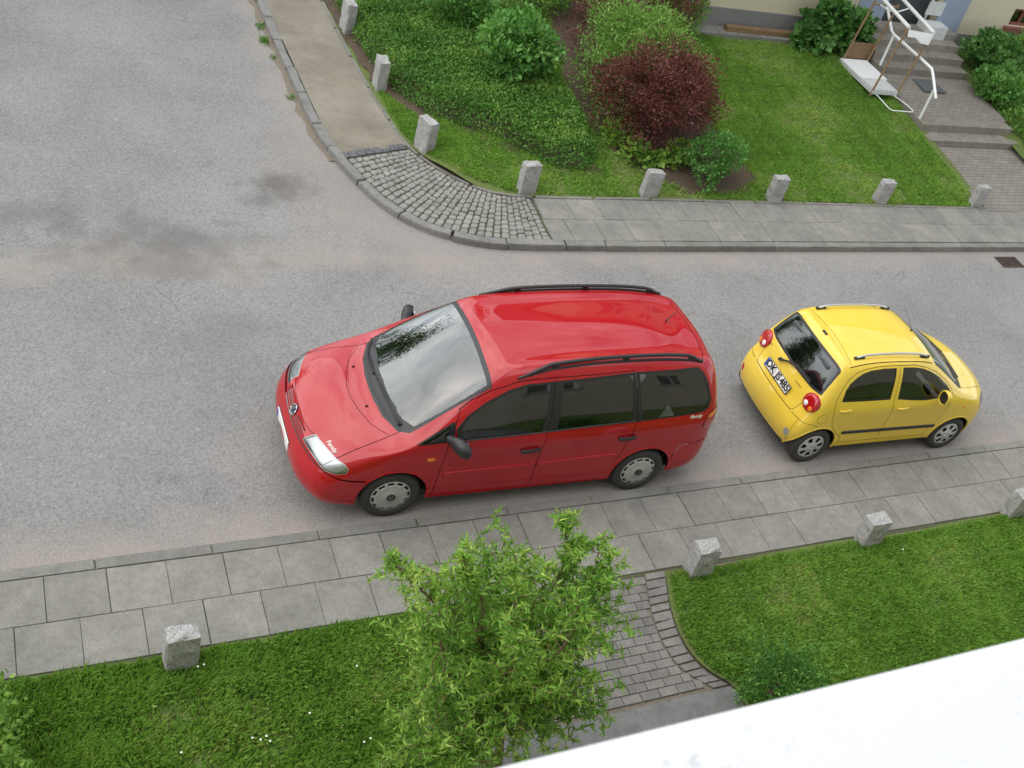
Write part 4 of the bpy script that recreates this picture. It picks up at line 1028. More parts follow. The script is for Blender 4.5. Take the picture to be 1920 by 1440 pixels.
# ---------------------------------------------------------------- ground, road
base = MB().add([(-1500, -1500, -.06), (1500, -1500, -.06), (1500, 1500, -.06), (-1500, 1500, -.06)], [(0, 1, 2, 3)]).build('ground', PM['turf']); tag(base, kind='structure')
road = MB().add([(-70, .02, 0), (80, .02, 0), (80, 5.2, 0), (-70, 5.2, 0), (-6.5, 5.2, 0), (6.6, 5.2, 0), (6.6, 60, 0), (-6.5, 60, 0)], [(0, 1, 2, 5, 4, 3), (4, 5, 6, 7)]).build('road', PM['asphalt']); tag(road, kind='structure')

def slab_mesh(w, h, t, bev=.004):
    return MB().prism([(-w/2, -h/2), (w/2, -h/2), (w/2, h/2), (-w/2, h/2)], -t, 0, top_in=bev).mesh('slab')

# near pavement
np_ = empty('near_pavement', (0, 0, 0)); tag(np_, kind='structure')
MB().box((7, -.46, .028), (34, 1.16, .075)).build('bedding', PM['joint'], np_)
sm = slab_mesh(.4945, .4945, .05); sm.materials.append(PM['slab'])
for r, (y, off) in enumerate(((-.25, .25), (-.75, 0.0))):
    for k in range(-9, 40):
        o = link('paving_slab', sm, np_); o.location = (k*.5+off+random.uniform(-.002, .002), y, ZN+random.uniform(-.0025, .0025)); o.rotation_euler = (random.uniform(-.004, .004), random.uniform(-.004, .004), random.uniform(-.003, .003))
km = MB().prism([(-.497, -.058), (.497, -.058), (.497, .058), (-.497, .058)], -.12, 0, top_in=.012).mesh('kerb'); km.materials.append(PM['kerb'])
for k in range(-5, 21):
    o = link('kerb_stone', km, np_); o.location = (k+.92+random.uniform(-.004, .004), .066, ZN+.002+random.uniform(-.003, .003))

# far pavement: kerb, slabs, corner of setts, trodden sand footway
fp = empty('far_pavement', (0, 0, 0)); tag(fp, kind='structure')
KO = [(3.93, 30), (3.93, 20), (3.93, 16), (3.94, 12.9), (3.95, 12.0), (3.96, 10.9), (3.98, 9.9), (4.0, 8.9), (4.02, 7.98), (4.08, 7.4), (4.17, 6.97), (4.28, 6.54), (4.41, 6.12), (4.58, 5.74), (4.83, 5.37), (5.19, 5.08), (5.61, 4.88), (6.16, 4.77), (6.98, 4.735), (7.9, 4.72), (9, 4.695), (10, 4.68), (11, 4.66), (12, 4.64), (13, 4.62), (14, 4.6), (15, 4.585), (16, 4.57), (17, 4.555), (18, 4.54), (19, 4.52), (20, 4.505), (21, 4.49), (22, 4.47), (23, 4.455), (24, 4.44)]
def resample(P, step):
    P = np.array(P, float); d = np.r_[0, np.cumsum(np.hypot(*np.diff(P, axis=0).T))]; s = np.arange(0, d[-1], step)
    return np.stack([np.interp(s, d, P[:, 0]), np.interp(s, d, P[:, 1])], 1), d[-1]
def smooth_poly(P, it=2):
    for _ in range(it):
        Q = [P[0]]
        for a, b in zip(P, P[1:]): Q += [(a[0]*.75+b[0]*.25, a[1]*.75+b[1]*.25), (a[0]*.25+b[0]*.75, a[1]*.25+b[1]*.75)]
        P = Q+[P[-1]]
    return P
KS, _ = resample(smooth_poly(KO, 2), .05)
def normals(P):
    d = np.gradient(P, axis=0); d /= np.linalg.norm(d, axis=1, keepdims=True); return np.stack([-d[:, 1], d[:, 0]], 1)
KN = normals(KS)                                   # points to the inside of the corner (left of travel)
if KN[len(KN)//2] @ np.array([1, 1]) < 0: KN = -KN
i = 0; rk = random.Random(3)
while i < len(KS)-8:
    straight = KS[i][0] > 7.0
    L_ = 20 if straight else rk.choice([13, 16, 18, 20])
    j = min(i+L_, len(KS)-1); w = .125 if straight else .135+rk.uniform(-.012, .012)
    g0 = .03 if not straight else .01
    idx = list(range(i, j+1, 3)); idx = idx+[j] if idx[-1] != j else idx
    a = [KS[q].copy() for q in idx]; b = [KS[q]+KN[q]*w for q in idx]
    d0 = (a[1]-a[0])/np.linalg.norm(a[1]-a[0])*g0*.4; d1 = (a[-2]-a[-1])/np.linalg.norm(a[-2]-a[-1])*g0*.4
    a[0] += d0; b[0] += d0; a[-1] += d1; b[-1] += d1
    jt = np.array([rk.uniform(-.012, .012), rk.uniform(-.012, .012)]) if not straight else 0
    poly = [tuple(q+jt) for q in a]+[tuple(q+jt) for q in reversed(b)]
    MB().prism(poly, -.1, ZF+.004+(rk.uniform(-.012, .008) if not straight else 0), top_in=.016).build('kerb_stone', PM['gkerb'] if not straight else PM['kerb'], fp)
    i = j
INNER = KS+KN*.14
PE = [(4.98, 30), (5.0, 20), (5.04, 14), (5.08, 12.1), (5.09, 10.5), (5.16, 8.87), (5.22, 8.12), (5.28, 7.45), (5.37, 7.16), (5.54, 6.78), (5.86, 6.36), (6.16, 6.11), (6.45, 6.0), (6.85, 5.955), (7.43, 5.93), (9.22, 5.925), (14.18, 5.80), (24, 5.62)]
PS, _ = resample(smooth_poly(PE, 2), .05)
# one bed under all of it
bed = [tuple(p) for p in INNER[::6]]+[tuple(p) for p in PS[::-6]]
MB().prism(bed, -.05, ZF-.022).build('bedding', PM['joint'], fp)
# trodden sand footway up the side street
def nearest(P, y): return P[np.argmin(abs(P[:, 1]-y))]
ys = list(np.arange(7.32, 29.5, .35)); vs = []
for y in ys:
    a, b = nearest(INNER[:len(INNER)//2], y), nearest(PS[:500], y); vs += [(a[0], y, ZF-.004), ((a[0]+b[0])/2, y, ZF+.004), (b[0], y, ZF-.004)]
a = nearest(INNER[:len(INNER)//2], 7.04)
vs[0] = (a[0], 7.0, ZF-.004); vs[1] = (4.74, 7.14, ZF); 
MB().add(vs, [f for q in range(len(ys)-1) for f in ((3*q, 3*q+1, 3*q+4, 3*q+3), (3*q+1, 3*q+2, 3*q+5, 3*q+4))]).build('sand_footway', PM['sand'], fp, smooth=True)
# setts, laid in rows across the corner
ia = np.argmin(np.hypot(INNER[:, 0]-4.30, INNER[:, 1]-6.88)); ib = np.argmin(np.hypot(INNER[:, 0]-6.80, INNER[:, 1]-4.88))
ja = np.argmin(np.hypot(PS[:, 0]-5.35, PS[:, 1]-7.19)); jb = np.argmin(np.hypot(PS[:, 0]-6.86, PS[:, 1]-5.955))
def lerp_curve(P, i0, i1, t):
    q = i0+(i1-i0)*t; k = int(q); k = min(k, len(P)-2); return P[k]+(P[k+1]-P[k])*(q-k)
def spt(u, v):
    A_, B_ = lerp_curve(INNER, ia, ib, u), lerp_curve(PS, ja, jb, u); return A_+(B_-A_)*v
NR, rs = 29, random.Random(5)
for r in range(NR):
    ln = 1.05; n = 10
    cuts = [0]+[(k+rs.uniform(-.17, .17))/n for k in range(1, n)]+[1]
    if r % 2: cuts = [0]+[c+.5/n*(.6 if k < n-1 else .3) for k, c in enumerate(cuts[1:-1])]+[1]
    for k in range(n):
        u0, u1 = (r+.06+rs.uniform(-.05, .05))/NR, (r+.94+rs.uniform(-.05, .05))/NR; v0, v1 = cuts[k]+.006, cuts[k+1]-.006
        mu, mv = (u0+u1)/2, (v0+v1)/2
        poly = []
        for (uu, vv) in ((u0, v0), (u1, v0), (u1, v1), (u0, v1)):
            q = spt(min(1, max(0, uu)), vv)+np.array([rs.uniform(-.007, .007), rs.uniform(-.007, .007)]); poly.append(tuple(q))
        c = np.mean(poly, 0); P8 = []
        for a_, b_ in zip(poly, poly[1:]+poly[:1]):
            P8 += [(a_[0]*.82+b_[0]*.18, a_[1]*.82+b_[1]*.18), (a_[0]*.18+b_[0]*.82, a_[1]*.18+b_[1]*.82)]
        MB().prism(P8, ZF-.05, ZF+rs.uniform(-.008, .006), top_in=.010).build('sett', PM['sett'], fp, smooth=False)
for k in range(8):
    q0, q1 = np.array([4.235, 6.98]), np.array([5.30, 7.31]); d = (q1-q0)/8; nrm_ = np.array([d[1], -d[0]])/np.linalg.norm(d)*.072
    a, b = q0+d*(k+.05), q0+d*(k+.95)
    MB().prism([tuple(a-nrm_), tuple(a+nrm_), tuple(b+nrm_), tuple(b-nrm_)], ZF-.05, ZF+rs.uniform(-.003, .004), top_in=.008).build('dark_sett', PM['darksett'], fp)
# two rows of slabs
fs_ang = -.0165
sm2 = slab_mesh(.495, .535, .05); sm2.materials.append(PM['slab'])
for r, (y0, x0, w) in enumerate(((5.135, 7.43, .53), (5.675, 7.15, .53))):
    for k in range(31):
        x = x0+k*.5; y = y0-.0165*(x-7.3)
        o = link('paving_slab', sm2, fp); o.location = (x+random.uniform(-.003, .003), y, ZF+random.uniform(-.003, .003)); o.rotation_euler = (random.uniform(-.005, .005), random.uniform(-.005, .005), fs_ang+random.uniform(-.003, .003))
for (x0, x1, y0, y1) in ((6.83, 7.17, 4.875, 5.40), (6.875, 6.895, 5.41, 5.93)):
    MB().prism([(x0, y0), (x1, y0), (x1, y1), (x0+.02, y1)], ZF-.05, ZF+.001, top_in=.004).build('paving_slab', PM['slab'], fp)
# thin edging along the gardens
PN = normals(PS); 
if PN[-5] @ np.array([0, 1]) < 0: PN = -PN
q = 0
while q < len(PS)-22:
    idx = [q, q+6, q+13, q+19]
    a = [PS[k]+PN[k]*0.0 for k in idx]; b = [PS[k]+PN[k]*.05 for k in idx]
    MB().prism([tuple(p) for p in a]+[tuple(p) for p in reversed(b)], -.05, ZF+.012+random.uniform(-.006, .006), top_in=.008).build('edging_stone', PM['kerb'], fp)
    q += 20
# drain
dr = empty('drain_grate', (15.53, 4.26, 0), -.02); tag(dr, 'rusty iron drain grate set in the road by the far kerb', 'drain')
iron = flat('rusty_iron', (.085, .062, .05), .7, .5, .4, 40, .4)
for dx, dy, w, h in ((0, .135, .50, .03), (0, -.135, .50, .03), (-.235, 0, .03, .24), (.235, 0, .03, .24)): MB().box((dx, dy, .006), (w, h, .02)).build('frame_bar', iron, dr)
for k in range(9): MB().box((-.19+k*.0475, 0, .004), (.022, .24, .016)).build('grate_bar', iron, dr)
MB().box((0, 0, .0025), (.46, .25, .003)).build('sump', CM['gap'], dr)
# ---------------------------------------------------------------- posts of split granite
def split_post(x, y, z, w, d, h, rz, label, seed, lean=(0, 0)):
    r = random.Random(seed); bm = bmesh.new(); bmesh.ops.create_cube(bm, size=1)
    bmesh.ops.subdivide_edges(bm, edges=bm.edges[:], cuts=5, use_grid_fill=True)
    off = [r.uniform(0, 50) for _ in range(3)]
    from mathutils import noise as mn
    for v in bm.verts:
        c = v.co.copy(); p = Vector((c.x*w, c.y*d, c.z*h)); q = p*9+Vector(off)
        n = Vector((c.x*(abs(c.x) > .49), c.y*(abs(c.y) > .49), c.z*(abs(c.z) > .49)))
        edge = (abs(c.x) > .49)+(abs(c.y) > .49)+(abs(c.z) > .49)
        amp = .024 if edge == 1 else -.008
        v.co = p+n*(mn.noise(q)*amp*2+mn.noise(q*3)*.008)-Vector((c.x, c.y, c.z))*(.012 if edge > 1 else 0)
        if c.z > .49: v.co.z += mn.noise(Vector((c.x*2, c.y*2, off[0])))*.02
        if c.z > 0: v.co.x += lean[0]*c.z; v.co.y += lean[1]*c.z
        v.co.z += h/2-.08
    me = bpy.data.meshes.new('stone_post'); bm.to_mesh(me); bm.free()
    o = link('stone_post', me, None, PM['granite']); o.location = (x, y, z); o.rotation_euler = (r.uniform(-.035, .035), r.uniform(-.035, .035), rz)
    tag(o, label, 'post', 'rough granite posts along the gardens'); return o
for k, (x, y, w, d, h, rz, lb) in enumerate((
    (.98, -1.13, .27, .17, .50, .03, 'squat granite post at the lower left, beside the near lawn'),
    (6.20, -1.10, .26, .20, .50, -.04, 'granite post with moss on top, at the corner of the brick path'),
    (8.56, -1.10, .28, .19, .49, .02, 'rough granite post on the near lawn, level with the yellow car'),
    (10.98, -1.05, .28, .19, .49, .0, 'granite post cut by the right edge of the picture, near lawn'))):
    split_post(x, y, ZN, w, d, h, rz, lb, 10+k)
for k, (x, y, w, d, h, rz, lb) in enumerate((
    (5.28, 10.95, .34, .17, .62, pi/2+.04, 'topmost granite post, at the upper end of the sandy footway'),
    (5.34, 9.02, .32, .17, .60, pi/2-.05, 'second granite post down the sandy footway, against the ground cover'),
    (5.55, 7.19, .30, .18, .60, pi/2+.35, 'tall granite post where the sandy footway meets the setts'),
    (6.83, 6.10, .27, .16, .58, .10, 'granite post at the bend, where setts give way to slabs'),
    (8.93, 6.06, .28, .15, .54, -.03, 'granite post in front of the purple bush'),
    (11.33, 5.98, .28, .16, .54, .05, 'granite post to the right of the small green shrub'),
    (13.66, 5.98, .27, .15, .52, -.04, 'granite post in the middle of the far lawn edge'),
    (15.93, 5.90, .26, .15, .50, .03, 'granite post at the foot of the garden path'))):
    split_post(x, y, ZF, w, d, h, rz, lb, 30+k)

# ---------------------------------------------------------------- foliage tools
def vnoise(P, s, seed=0):
    """cheap smooth noise on an array of points, 0..1"""
    a = np.sin(P[:, 0]*s*1.7+seed*1.3+np.sin(P[:, 1]*s*1.1+seed))+np.sin(P[:, 1]*s*1.9-seed*.7+np.sin(P[:, 2]*s*1.3))+np.sin(P[:, 2]*s*2.1+seed*2.1+np.sin(P[:, 0]*s*.9))
    return a/6+.5
def unit(a): return a/(np.linalg.norm(a, axis=1, keepdims=True)+1e-9)
def make_tris(name, V, F, tint, mats, parent=None):
    me = bpy.data.meshes.new(name); nv, nf = len(V), len(F); k = F.shape[1]
    me.vertices.add(nv); me.vertices.foreach_set('co', V.astype(np.float32).ravel())
    me.loops.add(nf*k); me.loops.foreach_set('vertex_index', F.astype(np.int32).ravel())
    me.polygons.add(nf); me.polygons.foreach_set('loop_start', np.arange(0, nf*k, k, dtype=np.int32)); me.polygons.foreach_set('loop_total', np.full(nf, k, np.int32))
    at = me.attributes.new('tint', 'FLOAT', 'POINT'); at.data.foreach_set('value', tint.astype(np.float32))
    me.update(calc_edges=True); return link(name, me, parent, mats)
def leaves(name, P, D, size, aspect, tint, mats, parent=None, fold=.25, rng=RNG):
    """one folded rhombic leaf at every P pointing along D"""
    n = len(P); D = unit(D); R_ = rng.normal(size=(n, 3)); S = unit(np.cross(D, R_)); N_ = np.cross(S, D)
    s = size[:, None]; mid = P+D*s*.45
    V = np.stack([P, mid+S*s*aspect*.5+N_*s*aspect*fold, P+D*s+N_*s*.10, mid-S*s*aspect*.5+N_*s*aspect*fold], 1).reshape(-1, 3)
    b = np.arange(n)[:, None]*4; F = np.concatenate([b+np.array([[0, 1, 2]]), b+np.array([[0, 2, 3]])])
    return make_tris(name, V, F, np.repeat(tint, 4), mats, parent)
def blob_points(blobs, n, rng, shell=.45, ground=None, hole=.0, s=4.0, seed=1, jitter=.0):
    B = np.array(blobs, float); w = B[:, 3]*B[:, 4]+B[:, 4]*B[:, 5]; w /= w.sum(); m = int(n*2.6)
    k = rng.choice(len(B), m, p=w); d = unit(rng.normal(size=(m, 3))); r = 1-shell*rng.random(m)**1.6
    r *= 1+.34*(vnoise(d*B[k, 3:6]+B[k, :3], s, seed)-.5)*2+jitter*rng.normal(size=m)*.05
    P = B[k, :3]+d*B[k, 3:6]*r[:, None]
    keep = np.ones(m, bool)
    if ground is not None: keep &= P[:, 2] > ground(P[:, 0], P[:, 1])+.01
    # leave out what lies deep inside a neighbouring blob
    for q in range(len(B)):
        inn = (((P-B[q, :3])/B[q, 3:6])**2).sum(1) < (1-shell)**2*.8; keep &= ~(inn & (k != q))
    if hole: keep &= vnoise(P, s*1.7, seed+5) > hole
    P, d = P[keep][:n], (d*1.0)[keep][:n]; return P, d
def stems(name, base, tops, r0, mat, parent, rng=random, wob=.05):
    for t in tops:
        a, b = Vector(base), Vector(t); pts = []
        for k in range(6):
            f = k/5; pts.append(a.lerp(b, f)+Vector((rng.uniform(-wob, wob), rng.uniform(-wob, wob), 0))*(f*(1-f)*4))
        pts[0] += Vector((rng.uniform(-.05, .05), rng.uniform(-.05, .05), -.02))
        MB().tube(pts, [r0*(1-.75*k/5) for k in range(6)], 6).build(name, mat, parent, smooth=True, recalc=False)
LM = dict(
    barberry=leaf_mat('barberry_leaf', (.070, .020, .016), (.135, .042, .034), (.25, .108, .098), .55, .18),
    hedge=leaf_mat('privet_leaf', (.075, .175, .026), (.155, .32, .055), (.30, .45, .12), .45, .22),
    cover=leaf_mat('ground_cover_leaf', (.055, .15, .026), (.12, .275, .046), (.26, .39, .085), .45, .2),
    shrub=leaf_mat('shrub_leaf', (.055, .16, .032), (.115, .29, .058), (.23, .42, .12), .45, .25),
    big=leaf_mat('broad_leaf', (.045, .13, .030), (.09, .22, .05), (.18, .34, .10), .42, .2),
    bright=leaf_mat('bright_leaf', (.09, .19, .03), (.20, .36, .06), (.36, .50, .12), .45, .3),
    box=leaf_mat('box_honeysuckle_leaf', (.030, .105, .02), (.07, .20, .035), (.20, .36, .07), .42, .2),
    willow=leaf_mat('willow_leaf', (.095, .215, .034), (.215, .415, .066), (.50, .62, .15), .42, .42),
    grass=leaf_mat('grass_blade', (.105, .215, .034), (.225, .410, .068), (.47, .50, .18), .5, .42, .2),
    tree=leaf_mat('tree_leaf', (.05, .12, .025), (.10, .20, .04), (.18, .30, .06), .5, .35))
BARK = bark_mat('bark', (.12, .085, .06)); BARKW = bark_mat('willow_bark', (.16, .115, .06))

def bush(name, label, cat, base, blobs, n, size, aspect, mat, group=None, droop=0.0, hole=.30, shell=.45, seed=1, tint_bias=0.0, nst=4, s=5.0, ground=terr, parent=None, up=.35):
    rng = np.random.default_rng(seed); z0 = float(ground(base[0], base[1])) if ground is not None else base[2]
    root = empty(name, (base[0], base[1], z0)); tag(root, label, cat, group)
    P, d = blob_points(blobs, n, rng, shell, ground, hole, s, seed)
    D = d*.8+rng.normal(size=P.shape)*.65+np.array([0, 0, up-droop])
    ti = np.clip(.5+tint_bias+rng.normal(size=len(P))*.20+(vnoise(P, s*.9, seed+3)-.5)*.6, 0, 1)
    sz = size*(.5+1.0*rng.random(len(P))**1.3)
    leaves('crown', P-np.array(root.location), D, sz, aspect, ti, mat, root, rng=rng)
    rr = random.Random(seed)
    tops = [tuple(Vector(b[:3])-root.location+Vector((rr.uniform(-.3, .3)*b[3], rr.uniform(-.3, .3)*b[4], .2*b[5]))) for b in (blobs*3)[:nst]]
    stems('stem', (0, 0, 0), tops, .018+.01*blobs[0][5], BARK, root, rr)
    return root

# far garden
def blobs_round(c, r, n=9, rs=.55, seed=0):
    """a lumpy crown: one core and lobes round it"""
    g = random.Random(seed); out = [(*c, r[0]*.80, r[1]*.80, r[2]*.80)]
    for k in range(n):
        a = 2*pi*k/n+g.uniform(-.3, .3); e = g.uniform(-.25, .95); q = cos(e)
        out.append((c[0]+r[0]*.58*cos(a)*q, c[1]+r[1]*.58*sin(a)*q, c[2]+r[2]*.56*sin(e), r[0]*rs*g.uniform(.8, 1.1), r[1]*rs*g.uniform(.8, 1.1), r[2]*rs*g.uniform(.8, 1.1)))
    return out
bush('barberry_bush', 'large round purple barberry bush on the planting bed', 'bush', (9.65, 7.5), blobs_round((9.55, 7.55, .98), (1.14, 1.05, .92), 12, .5, 2)+[(9.0, 7.9, 1.05, .5, .5, .5), (9.2, 7.1, .7, .5, .4, .45), (10.35, 7.5, .9, .45, .5, .5), (9.9, 8.2, 1.35, .6, .5, .45)], 30000, .044, .55, LM['barberry'], seed=21, hole=.10, shell=.62, s=6)
bush('privet_bush', 'light green hedge bush growing behind the purple barberry', 'bush', (9.9, 9.0), blobs_round((9.95, 9.05, 1.0), (1.0, 1.05, .92), 9, .58, 4)+[(9.0, 8.5, .8, .5, .8, .65), (8.92, 7.7, .55, .36, .6, .48), (9.6, 8.2, 1.25, .6, .6, .6)], 28000, .048, .5, LM['hedge'], seed=22, hole=.10, shell=.6, s=6)
bush('barberry_bush', 'purple barberry bush at the top edge, behind the light green one', 'bush', (10.6, 10.7), blobs_round((10.5, 10.8, 1.25), (1.35, .8, 1.0), 8, .55, 6)+[(9.25, 9.9, .8, .4, .6, .7)], 12000, .046, .55, LM['barberry'], seed=23, hole=.12, shell=.6, s=6)
bush('golden_shrub', 'yellow green shrub at the house corner beside the grey plinth', 'shrub', (11.75, 10.8), blobs_round((11.7, 10.85, 1.1), (.42, .4, .6), 6, .55, 8), 4200, .05, .45, LM['bright'], seed=24, hole=.25)
bush('round_shrub', 'round fresh green shrub rising out of the ground cover', 'shrub', (7.55, 8.8), blobs_round((7.5, 8.85, 1.0), (.66, .64, .72), 9, .55, 9), 5200, .088, .6, LM['shrub'], seed=25, hole=.26, shell=.55)
bush('leafy_shrub', 'loose green shrub at the top edge above the ground cover', 'shrub', (7.15, 10.7), blobs_round((7.1, 10.75, .95), (.62, .6, .6), 7, .55, 10), 3800, .075, .6, LM['shrub'], seed=26, hole=.34)
bush('leafy_shrub', 'dark green shrub at the top edge beside the bare soil', 'shrub', (8.9, 11.5), blobs_round((8.85, 11.5, 1.0), (.85, .7, .7), 8, .55, 11), 6000, .06, .55, LM['hedge'], seed=27, hole=.28, tint_bias=-.18)
bush('small_shrub', 'small green shrub between two granite posts at the bed corner', 'shrub', (10.3, 6.45), blobs_round((10.28, 6.5, .62), (.50, .42, .48), 8, .55, 12)+[(10.05, 6.25, .35, .2, .2, .2)], 3600, .055, .55, LM['shrub'], seed=28, hole=.34, tint_bias=-.1)
bush('broad_leaf_plant', 'bright broad leaved plant at the foot of the purple barberry', 'plant', (9.2, 6.95), [(9.05, 6.98, .28, .22, .2, .18), (9.3, 6.85, .25, .25, .18, .16), (9.6, 6.85, .25, .25, .18, .16), (9.95, 7.0, .3, .25, .2, .2), (8.85, 7.4, .35, .2, .3, .22)], 900, .10, .7, LM['bright'], seed=29, hole=.2)

# low ground cover, one mass
GC = [(5.3, 12.6), (5.3, 10.75), (5.42, 9.6), (5.55, 8.75), (5.95, 8.0), (6.4, 7.6), (6.95, 7.15), (7.4, 6.68), (7.95, 6.55), (8.3, 6.85), (8.45, 7.5), (8.45, 8.2), (8.35, 8.75), (8.0, 9.1), (7.6, 9.7), (7.6, 10.6), (7.7, 11.6), (8.1, 12.6)]
def pin(poly, X, Y):
    r = np.zeros(len(X), bool)
    for (x1, y1), (x2, y2) in zip(poly, poly[1:]+poly[:1]):
        c = ((y1 > Y) != (y2 > Y)) & (X < (x2-x1)*(Y-y1)/((y2-y1) if y2 != y1 else 1e-9)+x1); r ^= c
    return r
def edge_dist(poly, X, Y):
    d = np.full(len(X), 1e9)
    for (x1, y1), (x2, y2) in zip(poly, poly[1:]+poly[:1]):
        L2 = (x2-x1)**2+(y2-y1)**2; t = np.clip(((X-x1)*(x2-x1)+(Y-y1)*(y2-y1))/L2, 0, 1); d = np.minimum(d, np.hypot(X-x1-t*(x2-x1), Y-y1-t*(y2-y1)))
    return d
rng = np.random.default_rng(31); n = 95000
X, Y = rng.uniform(5.2, 8.6, n), rng.uniform(6.4, 12.6, n); k = pin(GC, X, Y); X, Y = X[k], Y[k]
ed = edge_dist(GC, X, Y); top = terr(X, Y)+.34*np.clip(ed/.22, .12, 1)**.5+.10*(vnoise(np.stack([X, Y, X*0], 1), 5.5, 3)-.5)+.06*(vnoise(np.stack([X, Y, X*0], 1), 15, 8)-.5)
Zc = top-.16*rng.random(len(X))**1.5
P = np.stack([X, Y, Zc], 1); D = rng.normal(size=P.shape)*.8+np.array([0, 0, .5])
ti = np.clip(.48+rng.normal(size=len(X))*.2+(vnoise(P, 3, 4)-.5)*.6, 0, 1)
gc = leaves('ground_cover', P, D, .048*rng.uniform(.6, 1.3, len(X)), .55, ti, LM['cover'], rng=rng)
tag(gc, 'low evergreen ground cover filling the corner bed behind the granite posts', 'ground cover', kind='stuff')

# plants by the house
bush('broad_leaf_bush', 'broad leaved bush against the cream wall left of the steps', 'bush', (14.9, 10.75), [(14.85, 10.75, 1.05, .42, .35, .42), (15.05, 10.7, 1.35, .38, .3, .40), (14.6, 10.7, .9, .3, .28, .25)], 1300, .145, .85, LM['big'], seed=41, hole=.25, shell=.6)
bush('broad_leaf_bush', 'second broad leaved bush, behind the brown poles', 'bush', (15.75, 10.75), [(15.7, 10.8, 1.1, .45, .3, .45), (15.35, 10.75, .95, .35, .3, .32), (16.0, 10.8, 1.0, .3, .25, .35)], 1150, .14, .85, LM['big'], seed=42, hole=.25, shell=.6)
bush('leafy_shrub', 'dark leafy shrub under the basement window right of the steps', 'shrub', (19.45, 10.4), blobs_round((19.5, 10.4, 1.05), (.72, .55, .50), 7, .55, 14), 3600, .085, .75, LM['big'], seed=43, hole=.28)
bush('leafy_shrub', 'round leafy shrub hanging over the right edge of the garden path', 'shrub', (18.95, 9.35), blobs_round((18.95, 9.35, .82), (.58, .55, .42), 7, .55, 15), 3000, .085, .7, LM['shrub'], seed=44, hole=.28)
bush('leafy_shrub', 'thin shrub at the right edge in front of the cream wall', 'shrub', (20.6, 10.6), blobs_round((20.7, 10.6, 1.1), (.65, .5, .6), 6, .55, 16), 2400, .07, .5, LM['hedge'], seed=45, hole=.42, tint_bias=-.15)
bush('ivy_patch', 'ivy patch along the right side of the lower garden steps', 'ivy', (19.2, 8.2), [(19.15, 8.6, .42, .45, .6, .25), (19.2, 7.6, .32, .5, .7, .25), (19.3, 6.8, .2, .55, .6, .2)], 3200, .07, .8, LM['cover'], seed=46, hole=.2, nst=3)

# near side
gn = lambda x, y: np.asarray(x)*0+ZN+.02
bush('box_honeysuckle', 'low spreading box honeysuckle beside the concrete path, partly behind the white sill', 'shrub', (6.18, -2.72), [(6.10, -2.75, .36, .36, .32, .28), (6.42, -2.68, .34, .34, .3, .26), (6.3, -3.0, .34, .4, .35, .24)], 5200, .03, .5, LM['box'], seed=51, hole=.2, ground=gn, s=7)
rb = random.Random(4); bh = [o for o in COL.objects if o.name.startswith('box_honeysuckle')][0]
Vp = []; 
for k in range(80):
    a = rb.uniform(0, 2*pi); L_ = rb.uniform(.35, .72); b0 = Vector((rb.uniform(-.12, .12), rb.uniform(-.12, .12), .1)); tip = Vector((cos(a)*L_, sin(a)*L_*.8, rb.uniform(.30, .66)))
    for q in range(34):
        f = .25+.75*q/33; p = b0.lerp(tip, f)+Vector((0, 0, .12*sin(pi*f))); Vp.append((p.x, p.y, p.z, cos(a), sin(a)))
Vp = np.array(Vp); rng = np.random.default_rng(52)
leaves('shoots', Vp[:, :3], rng.normal(size=(len(Vp), 3))*.7+np.stack([Vp[:, 3]*.6, Vp[:, 4]*.6, Vp[:, 3]*0+.35], 1), .026*rng.uniform(.8, 1.3, len(Vp)), .55, np.clip(.35+rng.normal(size=len(Vp))*.15+.5*(np.arange(len(Vp)) % 34 > 24), 0, 1), LM['box'], bh, rng=rng)
bush('barberry_shrub', 'shrub with small round leaves cut by the lower left edge', 'shrub', (-.75, -1.85), [(-.60, -1.85, .45, .42, .5, .4), (-.7, -1.5, .6, .4, .35, .35), (-.45, -2.05, .3, .3, .3, .25), (-.6, -1.25, .6, .28, .25, .3)], 2600, .042, .85, LM['bright'], seed=53, hole=.38, ground=gn, s=6, tint_bias=-.25)

